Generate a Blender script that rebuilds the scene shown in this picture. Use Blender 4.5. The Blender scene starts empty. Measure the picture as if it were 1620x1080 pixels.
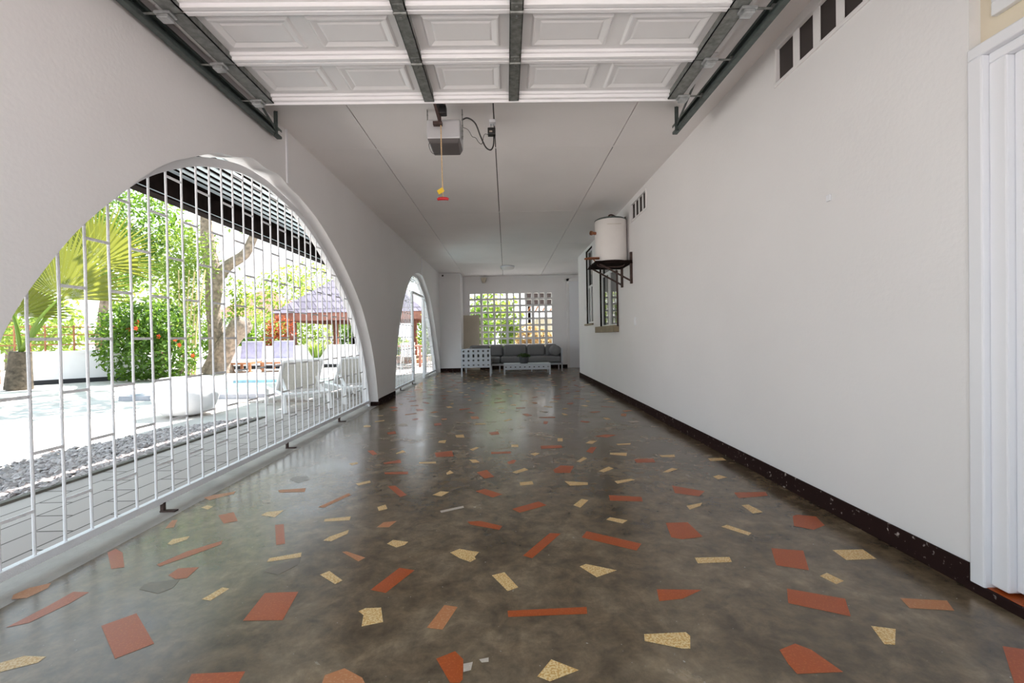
import bpy, bmesh, math, random
import numpy as np
from mathutils import Vector, Matrix

sc = bpy.context.scene
C = sc.collection
R = math.radians
rnd = random.Random(7)

# ------------------------------------------------------------------ camera
FPX = 700.0
CAM_H = 1.005
YAW, PITCH, ROLL = 0.0125, -0.0112, -0.0175


def cam_axes():
    cy, sy = math.cos(YAW), math.sin(YAW)
    cp, sp = math.cos(PITCH), math.sin(PITCH)
    cr, sr = math.cos(ROLL), math.sin(ROLL)
    f = Vector((sy * cp, cy * cp, sp))
    r0 = Vector((cy, -sy, 0))
    u0 = r0.cross(f)
    return cr * r0 + sr * u0, -sr * r0 + cr * u0, f


AX_R, AX_U, AX_F = cam_axes()
cam_data = bpy.data.cameras.new('camera')
cam = bpy.data.objects.new('camera', cam_data)
C.objects.link(cam)
cam_data.sensor_width = 36.0
cam_data.lens = FPX * 36.0 / 1620.0
cam_data.clip_start = 0.05
cam.matrix_world = Matrix(((AX_R.x, AX_U.x, -AX_F.x, 0), (AX_R.y, AX_U.y, -AX_F.y, 0),
                           (AX_R.z, AX_U.z, -AX_F.z, CAM_H), (0, 0, 0, 1)))
sc.camera = cam


def bp(px, py, axis, val):
    """point of the measured plane (axis = val) seen at a pixel of the photograph"""
    d = (px - 810) / FPX * AX_R - (py - 540) / FPX * AX_U + AX_F
    o = Vector((0, 0, CAM_H))
    return o + d * ((val - o[axis]) / d[axis])


# ------------------------------------------------------------------ light
world = bpy.data.worlds.new('world')
sc.world = world
world.use_nodes = True
wn = world.node_tree
bg = wn.nodes['Background']
tc = wn.nodes.new('ShaderNodeTexCoord')
sep = wn.nodes.new('ShaderNodeSeparateXYZ')
ramp = wn.nodes.new('ShaderNodeValToRGB')
ramp.color_ramp.elements[0].position = 0.0
ramp.color_ramp.elements[0].color = (0.95, 0.98, 1.0, 1)
ramp.color_ramp.elements[1].position = 0.9
ramp.color_ramp.elements[1].color = (0.64, 0.86, 1.0, 1)
wn.links.new(tc.outputs['Generated'], sep.inputs[0])
wn.links.new(sep.outputs['Z'], ramp.inputs[0])
wn.links.new(ramp.outputs[0], bg.inputs[0])
bg.inputs[1].default_value = 0.80

sun_d = bpy.data.lights.new('sun', 'SUN')
sun_d.energy = 8.2
sun_d.angle = R(0.6)
sun_d.color = (1.0, 0.95, 0.90)
sun = bpy.data.objects.new('sun', sun_d)
C.objects.link(sun)
sun.rotation_euler = Vector((0.26, 0.40, 0.87)).to_track_quat('Z', 'Y').to_euler()

sc.view_settings.view_transform = 'Standard'
sc.view_settings.look = 'None'
sc.view_settings.gamma = 1.0
sc.view_settings.use_curve_mapping = False
sc.view_settings.exposure = 1.5
sc.cycles.max_bounces = 10
sc.cycles.diffuse_bounces = 7
sc.cycles.caustics_reflective = False
sc.cycles.caustics_refractive = False
sc.cycles.sample_clamp_indirect = 8.0


# ------------------------------------------------------------------ materials
def new_mat(name):
    m = bpy.data.materials.new(name)
    m.use_nodes = True
    nt = m.node_tree
    return m, nt, nt.nodes['Principled BSDF']


def lk(nt, a, b):
    nt.links.new(a, b)


def add_noise(nt, scale, detail=4.0, obj_space=True):
    t = nt.nodes.new('ShaderNodeTexCoord')
    n = nt.nodes.new('ShaderNodeTexNoise')
    n.inputs['Scale'].default_value = scale
    n.inputs['Detail'].default_value = detail
    lk(nt, t.outputs['Object'], n.inputs['Vector'])
    return n


def ramp_node(nt, src, stops):
    r = nt.nodes.new('ShaderNodeValToRGB')
    els = r.color_ramp.elements
    while len(els) < len(stops):
        els.new(0.5)
    for e, (p, c) in zip(els, stops):
        e.position = p
        e.color = (c[0], c[1], c[2], 1)
    lk(nt, src, r.inputs[0])
    return r


def mat(name, col, rough=0.6, metal=0.0, noise=0.0, scale=8.0, bump=0.0, bscale=60.0, spec=None):
    m, nt, b = new_mat(name)
    b.inputs['Roughness'].default_value = rough
    b.inputs['Metallic'].default_value = metal
    if spec is not None:
        b.inputs['Specular IOR Level'].default_value = spec
    if noise > 0:
        n = add_noise(nt, scale)
        lo = [c * (1 - noise) for c in col]
        hi = [min(1, c * (1 + noise)) for c in col]
        r = ramp_node(nt, n.outputs['Fac'], [(0.3, lo), (0.7, hi)])
        lk(nt, r.outputs[0], b.inputs['Base Color'])
    else:
        b.inputs['Base Color'].default_value = (*col, 1)
    if bump > 0:
        n2 = add_noise(nt, bscale, 3.0)
        bm_ = nt.nodes.new('ShaderNodeBump')
        bm_.inputs['Strength'].default_value = bump
        bm_.inputs['Distance'].default_value = 0.01
        lk(nt, n2.outputs['Fac'], bm_.inputs['Height'])
        lk(nt, bm_.outputs[0], b.inputs['Normal'])
    return m


def speckle(name, col, spot, thr=0.62, scale=90.0, rough=0.35, detail=2.0):
    m, nt, b = new_mat(name)
    n = add_noise(nt, scale, detail)
    r = ramp_node(nt, n.outputs['Fac'], [(thr - 0.05, col), (thr + 0.05, spot)])
    lk(nt, r.outputs[0], b.inputs['Base Color'])
    b.inputs['Roughness'].default_value = rough
    return m


def leaf_mat(name, dark, light, trans, tfac=0.45):
    m, nt, b = new_mat(name)
    out = nt.nodes['Material Output']
    g = nt.nodes.new('ShaderNodeNewGeometry')
    r = ramp_node(nt, g.outputs['Random Per Island'], [(0.0, dark), (1.0, light)])
    lk(nt, r.outputs[0], b.inputs['Base Color'])
    b.inputs['Roughness'].default_value = 0.45
    t = nt.nodes.new('ShaderNodeBsdfTranslucent')
    t.inputs['Color'].default_value = (*trans, 1)
    mx = nt.nodes.new('ShaderNodeMixShader')
    mx.inputs[0].default_value = tfac
    lk(nt, b.outputs[0], mx.inputs[1])
    lk(nt, t.outputs[0], mx.inputs[2])
    lk(nt, mx.outputs[0], out.inputs['Surface'])
    return m


M = {}
M['wall'] = mat('white_wall_paint', (0.80, 0.79, 0.795), 0.75, noise=0.02, scale=1.3, bump=0.12, bscale=45)
M['ceiling'] = mat('ceiling_board', (0.83, 0.805, 0.80), 0.8, noise=0.025, scale=1.5, bump=0.08, bscale=70)
M['seam'] = mat('dark_seam', (0.10, 0.09, 0.09), 0.9)
M['trim'] = mat('white_gloss_trim', (0.82, 0.83, 0.87), 0.4)
M['cream'] = mat('cream_paint', (0.74, 0.66, 0.52), 0.7, noise=0.04, scale=3)
M['base'] = speckle('dark_maroon_baseboard', (0.022, 0.010, 0.009), (0.42, 0.36, 0.33), 0.69, 42.0, 0.85, 5.0)
M['base'].node_tree.nodes['Principled BSDF'].inputs['Specular IOR Level'].default_value = 0.12
M['door_white'] = mat('door_section_white', (0.80, 0.80, 0.81), 0.5, noise=0.03, scale=3)
M['rail_white'] = mat('door_rail_white', (0.88, 0.88, 0.90), 0.4)
M['galv'] = mat('galvanised_steel', (0.23, 0.24, 0.23), 0.5, 0.55, 0.30, 30)
M['galv_light'] = mat('bright_zinc', (0.50, 0.52, 0.53), 0.4, 0.6, 0.2, 30)
M['track'] = mat('dark_track_steel', (0.10, 0.125, 0.12), 0.45, 0.5, 0.25, 20)
M['grille'] = mat('white_painted_bar', (0.83, 0.84, 0.87), 0.45, bump=0.4, bscale=180)
M['rust'] = mat('rusty_iron', (0.06, 0.035, 0.03), 0.8, noise=0.4, scale=30)
M['black'] = mat('black_plastic', (0.012, 0.012, 0.013), 0.45)
M['dark'] = mat('dark_brown_wood', (0.013, 0.008, 0.007), 0.95, noise=0.3, scale=10, spec=0.06)
M['grey_plastic'] = mat('grey_plastic', (0.52, 0.52, 0.54), 0.45)
M['dark_lens'] = mat('dark_grey_lens', (0.10, 0.09, 0.09), 0.35)
M['slot_shade'] = mat('dark_slot_shade', (0.045, 0.036, 0.034), 0.8)  # dark colour standing in for the shade inside the vent slots
M['red'] = mat('red_plastic', (0.55, 0.008, 0.02), 0.4)
M['yellow'] = mat('yellow_tag', (0.75, 0.50, 0.02), 0.5)
M['cord'] = mat('cord_cream', (0.55, 0.38, 0.20), 0.8, noise=0.35, scale=160)
M['tank'] = mat('tank_white_enamel', (0.82, 0.79, 0.77), 0.4, noise=0.02, scale=4)
M['copper'] = mat('copper_pipe', (0.32, 0.13, 0.07), 0.4, 0.7, 0.2, 40)
M['sill'] = mat('tan_sill', (0.24, 0.19, 0.12), 0.6, noise=0.2, scale=12)
M['win_frame'] = mat('aluminium_frame', (0.80, 0.81, 0.83), 0.4)
M['sofa_metal'] = mat('pale_grey_metal', (0.50, 0.54, 0.59), 0.5)
M['cushion'] = mat('grey_fabric', (0.20, 0.20, 0.205), 0.9, noise=0.12, scale=60, bump=0.3, bscale=250)
M['board'] = mat('beige_board', (0.52, 0.46, 0.37), 0.7, noise=0.05, scale=3)
M['pot_dark'] = mat('dark_pot', (0.06, 0.065, 0.07), 0.5)
M['white_pot'] = mat('white_painted_pot', (0.82, 0.82, 0.84), 0.6, noise=0.05, scale=5, bump=0.2, bscale=20)
M['resin'] = mat('white_resin', (0.80, 0.80, 0.80), 0.4)
M['sling'] = mat('cream_sling_fabric', (0.70, 0.68, 0.62), 0.8, noise=0.06, scale=40)
M['lilac'] = mat('lilac_grey_cushion', (0.36, 0.34, 0.50), 0.85, noise=0.15, scale=8)
M['teak'] = mat('orange_brown_wood', (0.36, 0.15, 0.07), 0.6, noise=0.3, scale=9)
M['post'] = mat('red_brown_timber', (0.30, 0.13, 0.10), 0.6, noise=0.25, scale=7)
M['garden_wall'] = mat('garden_wall_white', (0.80, 0.80, 0.84), 0.75, noise=0.03, scale=2)
M['plinth'] = mat('black_plinth', (0.02, 0.02, 0.025), 0.7)
M['slat'] = mat('pale_blue_slat', (0.74, 0.82, 0.86), 0.6)
M['bark'] = mat('grey_brown_bark', (0.24, 0.19, 0.15), 0.9, noise=0.45, scale=9, bump=0.8, bscale=22)
M['palm_bark'] = mat('palm_trunk', (0.085, 0.068, 0.048), 0.95, noise=0.5, scale=12, bump=0.9, bscale=25)
M['pale_stem'] = mat('pale_yellow_stem', (0.62, 0.50, 0.26), 0.7, noise=0.2, scale=12)
M['sand'] = mat('pale_sand', (0.50, 0.47, 0.44), 0.95, noise=0.15, scale=2.2, bump=0.5, bscale=40)
M['grass_dry'] = mat('far_ground', (0.40, 0.38, 0.30), 0.95, noise=0.2, scale=1.5)
M['drive'] = mat('driveway_concrete', (0.63, 0.55, 0.52), 0.9, noise=0.1, scale=2)
M['edging'] = mat('dark_edging', (0.13, 0.12, 0.10), 0.8, noise=0.2, scale=8)
M['coping'] = mat('slate_coping', (0.30, 0.31, 0.35), 0.7, noise=0.2, scale=6)
M['terracotta'] = speckle('terracotta_chip', (0.34, 0.062, 0.009), (0.42, 0.10, 0.022), 0.6, 160.0, 0.34)
M['ochre'] = speckle('yellow_stone_chip', (0.52, 0.29, 0.085), (0.70, 0.52, 0.27), 0.5, 150.0, 0.36)
M['peach'] = speckle('worn_peach_chip', (0.42, 0.165, 0.065), (0.48, 0.24, 0.12), 0.6, 120.0, 0.45)
M['palechip'] = speckle('pale_chip', (0.42, 0.36, 0.30), (0.5, 0.44, 0.38), 0.6, 90.0, 0.45)
M['darkchip'] = speckle('dark_patch', (0.115, 0.083, 0.060), (0.15, 0.11, 0.082), 0.6, 30.0, 0.30)
M['leaf'] = leaf_mat('hedge_leaf', (0.012, 0.045, 0.005), (0.10, 0.20, 0.022), (0.20, 0.36, 0.03), 0.38)
M['leaf_light'] = leaf_mat('light_leaf', (0.045, 0.11, 0.015), (0.20, 0.29, 0.05), (0.38, 0.50, 0.08), 0.45)
M['leaf_dark'] = leaf_mat('dark_leaf', (0.008, 0.03, 0.005), (0.04, 0.09, 0.012), (0.10, 0.18, 0.02), 0.3)
M['leaf_red'] = leaf_mat('red_leaf', (0.16, 0.02, 0.015), (0.42, 0.12, 0.04), (0.6, 0.15, 0.06), 0.4)
M['leaf_tan'] = leaf_mat('dry_leaf', (0.26, 0.13, 0.05), (0.5, 0.36, 0.2), (0.6, 0.45, 0.2), 0.4)
M['frond'] = leaf_mat('palm_frond', (0.05, 0.085, 0.012), (0.14, 0.165, 0.03), (0.23, 0.24, 0.035), 0.42)
M['flower'] = mat('orange_red_flower', (0.75, 0.08, 0.02), 0.6)


def floor_mat():
    m, nt, b = new_mat('polished_concrete')
    n1 = add_noise(nt, 2.6, 12.0)
    n1.inputs['Roughness'].default_value = 0.65
    n1.inputs['Distortion'].default_value = 0.5
    r1 = ramp_node(nt, n1.outputs['Fac'], [(0.28, (0.072, 0.050, 0.030)), (0.5, (0.135, 0.098, 0.062)), (0.72, (0.225, 0.172, 0.115))])
    n2 = add_noise(nt, 11.0, 12.0)
    n2.inputs['Roughness'].default_value = 0.7
    n2.inputs['Distortion'].default_value = 0.25
    r2 = ramp_node(nt, n2.outputs['Fac'], [(0.32, (0.42, 0.42, 0.42)), (0.5, (0.92, 0.91, 0.89)), (0.68, (1.6, 1.55, 1.48))])
    mx = nt.nodes.new('ShaderNodeMix')
    mx.data_type = 'RGBA'
    mx.blend_type = 'MULTIPLY'
    mx.inputs['Factor'].default_value = 0.8
    lk(nt, r1.outputs[0], mx.inputs['A'])
    lk(nt, r2.outputs[0], mx.inputs['B'])
    # tiny pale flecks
    n3 = add_noise(nt, 75.0, 1.0)
    r3 = ramp_node(nt, n3.outputs['Fac'], [(0.77, (0, 0, 0)), (0.80, (1, 1, 1))])
    mx2 = nt.nodes.new('ShaderNodeMix')
    mx2.data_type = 'RGBA'
    lk(nt, r3.outputs[0], mx2.inputs['Factor'])
    lk(nt, mx.outputs['Result'], mx2.inputs['A'])
    mx2.inputs['B'].default_value = (0.34, 0.31, 0.27, 1)
    lk(nt, mx2.outputs['Result'], b.inputs['Base Color'])
    rr = ramp_node(nt, n1.outputs['Fac'], [(0.3, (0.13, 0.13, 0.13)), (0.7, (0.29, 0.29, 0.29))])
    lk(nt, rr.outputs[0], b.inputs['Roughness'])
    b.inputs['Specular IOR Level'].default_value = 0.55
    bm_ = nt.nodes.new('ShaderNodeBump')
    bm_.inputs['Strength'].default_value = 0.06
    bm_.inputs['Distance'].default_value = 0.01
    lk(nt, n2.outputs['Fac'], bm_.inputs['Height'])
    lk(nt, bm_.outputs[0], b.inputs['Normal'])
    return m


def paver_mat():
    m, nt, b = new_mat('grey_pavers')
    t = nt.nodes.new('ShaderNodeTexCoord')
    mp = nt.nodes.new('ShaderNodeMapping')
    mp.inputs['Rotation'].default_value = (0, 0, R(90))
    br = nt.nodes.new('ShaderNodeTexBrick')
    br.inputs['Color1'].default_value = (0.38, 0.335, 0.315, 1)
    br.inputs['Color2'].default_value = (0.44, 0.395, 0.37, 1)
    br.inputs['Mortar'].default_value = (0.07, 0.06, 0.05, 1)
    br.inputs['Scale'].default_value = 1.0
    br.inputs['Mortar Size'].default_value = 0.006
    br.inputs['Brick Width'].default_value = 0.45
    br.inputs['Row Height'].default_value = 0.22
    lk(nt, t.outputs['Object'], mp.inputs[0])
    lk(nt, mp.outputs[0], br.inputs['Vector'])
    lk(nt, br.outputs['Color'], b.inputs['Base Color'])
    b.inputs['Roughness'].default_value = 0.8
    return m


def shingle_mat():
    m, nt, b = new_mat('grey_violet_shingles')
    t = nt.nodes.new('ShaderNodeTexCoord')
    br = nt.nodes.new('ShaderNodeTexBrick')
    br.inputs['Color1'].default_value = (0.12, 0.105, 0.15, 1)
    br.inputs['Color2'].default_value = (0.20, 0.18, 0.24, 1)
    br.inputs['Mortar'].default_value = (0.04, 0.035, 0.05, 1)
    br.inputs['Scale'].default_value = 1.0
    br.inputs['Mortar Size'].default_value = 0.02
    br.inputs['Brick Width'].default_value = 0.35
    br.inputs['Row Height'].default_value = 0.33
    sx = nt.nodes.new('ShaderNodeSeparateXYZ')
    cx = nt.nodes.new('ShaderNodeCombineXYZ')
    ad = nt.nodes.new('ShaderNodeMath')
    lk(nt, t.outputs['Object'], sx.inputs[0])
    lk(nt, sx.outputs['X'], ad.inputs[0])
    lk(nt, sx.outputs['Y'], ad.inputs[1])
    lk(nt, ad.outputs[0], cx.inputs['X'])
    lk(nt, sx.outputs['Z'], cx.inputs['Y'])
    lk(nt, cx.outputs[0], br.inputs['Vector'])
    lk(nt, br.outputs['Color'], b.inputs['Base Color'])
    b.inputs['Roughness'].default_value = 0.85
    return m


def water_mat():
    m, nt, b = new_mat('pool_water')
    b.inputs['Base Color'].default_value = (0.30, 0.68, 0.76, 1)
    b.inputs['Roughness'].default_value = 0.12
    n = add_noise(nt, 5.0, 3.0)
    bm_ = nt.nodes.new('ShaderNodeBump')
    bm_.inputs['Strength'].default_value = 0.25
    bm_.inputs['Distance'].default_value = 0.03
    lk(nt, n.outputs['Fac'], bm_.inputs['Height'])
    lk(nt, bm_.outputs[0], b.inputs['Normal'])
    return m


def glass_mat():
    m, nt, b = new_mat('window_glass')
    b.inputs['Base Color'].default_value = (0.03, 0.035, 0.035, 1)
    b.inputs['Roughness'].default_value = 0.04
    b.inputs['Specular IOR Level'].default_value = 0.8
    return m


M['floor'] = floor_mat()
M['pavers'] = paver_mat()
M['shingle'] = shingle_mat()
M['water'] = water_mat()
M['glass'] = glass_mat()
M['threshold'] = mat('weathered_concrete', (0.34, 0.31, 0.285), 0.6, noise=0.22, scale=4, bump=0.2, bscale=40)
M['pebble'] = leaf_mat('pebble', (0.21, 0.18, 0.178), (0.47, 0.41, 0.40), (0, 0, 0), 0.0)


# ------------------------------------------------------------------ mesh builder
class MB:
    def __init__(self):
        self.v, self.f, self.mi = [], [], []

    def add(self, vs, fs, mi=0):
        o = len(self.v)
        self.v += [tuple(p) for p in vs]
        self.f += [tuple(i + o for i in f) for f in fs]
        self.mi += [mi] * len(fs)
        return self

    def box(self, x0, x1, y0, y1, z0, z1, mi=0):
        v = [(x, y, z) for z in (z0, z1) for y in (y0, y1) for x in (x0, x1)]
        f = [(0, 2, 3, 1), (4, 5, 7, 6), (0, 1, 5, 4), (2, 6, 7, 3), (0, 4, 6, 2), (1, 3, 7, 5)]
        return self.add(v, f, mi)

    def obox(self, c, ax, ay, az, mi=0):
        """box with centre c and half axes ax, ay, az"""
        c, ax, ay, az = Vector(c), Vector(ax), Vector(ay), Vector(az)
        v = [c + sx * ax + sy * ay + sz * az for sz in (-1, 1) for sy in (-1, 1) for sx in (-1, 1)]
        f = [(0, 2, 3, 1), (4, 5, 7, 6), (0, 1, 5, 4), (2, 6, 7, 3), (0, 4, 6, 2), (1, 3, 7, 5)]
        return self.add(v, f, mi)

    def bar(self, a, b, w, h, up=(0, 0, 1), mi=0):
        a, b = Vector(a), Vector(b)
        d = (b - a)
        L = d.length
        d.normalize()
        s = d.cross(Vector(up))
        if s.length < 1e-4:
            s = d.cross(Vector((1, 0, 0)))
        s.normalize()
        t = s.cross(d)
        return self.obox((a + b) / 2, d * L / 2, s * w / 2, t * h / 2, mi)

    def tube(self, pts, r, n=8, mi=0, cap=True):
        pts = [Vector(p) for p in pts]
        rs = r if isinstance(r, (list, tuple)) else [r] * len(pts)
        rings = []
        prev = None
        for i, p in enumerate(pts):
            if i == 0:
                t = pts[1] - p
            elif i == len(pts) - 1:
                t = p - pts[i - 1]
            else:
                t = pts[i + 1] - pts[i - 1]
            t.normalize()
            if prev is None:
                a = Vector((0, 0, 1)) if abs(t.z) < 0.9 else Vector((1, 0, 0))
                s = t.cross(a).normalized()
            else:
                s = (prev - t * prev.dot(t)).normalized()
            prev = s
            q = t.cross(s)
            rings.append([p + rs[i] * (math.cos(2 * math.pi * k / n) * s + math.sin(2 * math.pi * k / n) * q) for k in range(n)])
        vs = [v for rg in rings for v in rg]
        fs = []
        for i in range(len(rings) - 1):
            for k in range(n):
                a, b = i * n + k, i * n + (k + 1) % n
                fs.append((a, b, b + n, a + n))
        if cap:
            fs.append(tuple(range(n - 1, -1, -1)))
            fs.append(tuple(range((len(rings) - 1) * n, len(rings) * n)))
        return self.add(vs, fs, mi)

    def lathe(self, prof, c=(0, 0, 0), n=24, mi=0, sq=1.0):
        vs, fs = [], []
        for r, z in prof:
            for k in range(n):
                a = 2 * math.pi * k / n
                vs.append((c[0] + r * math.cos(a), c[1] + r * sq * math.sin(a), c[2] + z))
        for i in range(len(prof) - 1):
            for k in range(n):
                a, b = i * n + k, i * n + (k + 1) % n
                fs.append((a, b, b + n, a + n))
        fs.append(tuple(range(n - 1, -1, -1)))
        fs.append(tuple(range((len(prof) - 1) * n, len(prof) * n)))
        return self.add(vs, fs, mi)

    def poly(self, pts, mi=0):
        return self.add(pts, [tuple(range(len(pts)))], mi)

    def build(self, name, mats, parent=None, smooth=False, bevel=0.0, seg=2, loc=None):
        me = bpy.data.meshes.new(name)
        org = Vector(loc) if loc is not None else Vector((0, 0, 0))
        me.from_pydata([(Vector(p) - org) for p in self.v], [], self.f)
        mats = mats if isinstance(mats, (list, tuple)) else [mats]
        for m in mats:
            me.materials.append(m)
        me.polygons.foreach_set('material_index', self.mi)
        if smooth:
            me.polygons.foreach_set('use_smooth', [True] * len(self.f))
        me.update()
        o = bpy.data.objects.new(name, me)
        C.objects.link(o)
        if parent is not None:
            o.parent = parent
            o.location = org
        else:
            o.location = org
        if bevel > 0:
            b = o.modifiers.new('soft_edges', 'BEVEL')
            b.width = bevel
            b.segments = seg
            b.limit_method = 'ANGLE'
            b.angle_limit = R(40)
        if smooth and bevel == 0:
            try:
                me.set_sharp_from_angle(angle=R(45))
            except Exception:
                pass
        return o


def tag(o, label, cat, group=None, kind=None):
    o['label'] = label
    o['category'] = cat
    if group:
        o['group'] = group
    o['kind'] = kind or 'thing'
    return o


def struct(o, label=None, cat=None):
    o['kind'] = 'structure'
    if label:
        o['label'] = label
    if cat:
        o['category'] = cat
    return o


def empty(name, loc, label, cat, group=None, rz=0.0):
    o = bpy.data.objects.new(name, None)
    o.empty_display_size = 0.1
    C.objects.link(o)
    o.location = loc
    o.rotation_euler = (0, 0, rz)
    tag(o, label, cat, group)
    return o


def part(mb, name, mats, root, **kw):
    """child mesh whose vertices are given in world space of a root that has no rotation"""
    mb.v = [(p[0] - root.location.x, p[1] - root.location.y, p[2] - root.location.z) for p in mb.v]
    return mb.build(name, mats, root, **kw)


def subpart(mb, name, mats, root, parent, **kw):
    o = part(mb, name, mats, root, **kw)
    o.parent = parent
    return o


def dup(root, loc, rz, label, group=None):
    r = root.copy()
    C.objects.link(r)
    r.location = loc
    r.rotation_euler = (0, 0, rz)
    r['label'] = label
    if group:
        r['group'] = group
    for ch in list(root.children):
        c = ch.copy()
        C.objects.link(c)
        c.parent = r
        for g in list(ch.children):
            d = g.copy()
            C.objects.link(d)
            d.parent = c
    return r


def catmull(pts, n=8):
    P = [Vector(p) for p in pts]
    P = [2 * P[0] - P[1]] + P + [2 * P[-1] - P[-2]]
    out = []
    for i in range(1, len(P) - 2):
        a, b, c, d = P[i - 1], P[i], P[i + 1], P[i + 2]
        for k in range(n):
            t = k / n
            out.append(0.5 * ((2 * b) + (c - a) * t + (2 * a - 5 * b + 4 * c - d) * t * t + (3 * b - a - 3 * c + d) * t ** 3))
    out.append(P[-2])
    return out


# ------------------------------------------------------------------ dimensions
XL, XR, HT = -1.951, 1.783, 2.90
Y_BACK, Y_PIER, Y_RC = 13.85, 13.08, 10.80
WT = 0.22                                            # left wall thickness
XG = -2.08                                           # plane of the grilles
GZ = -0.03                                           # garden ground level

ARCH1 = catmull([(1.46, 0.0), (1.535, 0.40), (1.655, 0.80), (1.776, 1.12), (1.985, 1.437), (2.141, 1.619), (2.322, 1.80),
                 (2.513, 1.975), (2.736, 2.120), (3.067, 2.275), (3.488, 2.390), (3.80, 2.410), (4.036, 2.394), (4.627, 2.275), (5.311, 1.950),
                 (5.965, 1.483), (6.30, 1.08), (6.478, 0.784), (6.62, 0.40), (6.709, 0.0)], 5)
ARCH2 = catmull([(7.697, 0.0), (7.79, 0.40), (7.891, 0.76), (8.115, 1.20), (8.571, 1.80), (9.178, 2.24), (9.75, 2.43), (10.20, 2.47),
                 (10.60, 2.42), (11.42, 2.05), (12.0, 1.50), (12.325, 1.08), (12.75, 0.48), (13.0, 0.0)], 6)


# the plaster edge of the near arch is a little wavy above its grille frame
WALL1 = []
for p_ in ARCH1:
    e_ = math.sin(math.pi * min(1, max(0, (p_.x - 2.45) / 2.2))) ** 2
    WALL1.append(Vector((p_.x, p_.y + e_ * (0.026 + 0.014 * math.sin(2 * math.pi * p_.x / 0.42)))))


def curve_z(curve, y):
    for a, b in zip(curve, curve[1:]):
        if a.x <= y <= b.x:
            t = (y - a.x) / max(1e-6, b.x - a.x)
            return a.y + (b.y - a.y) * t
    return None


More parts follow.
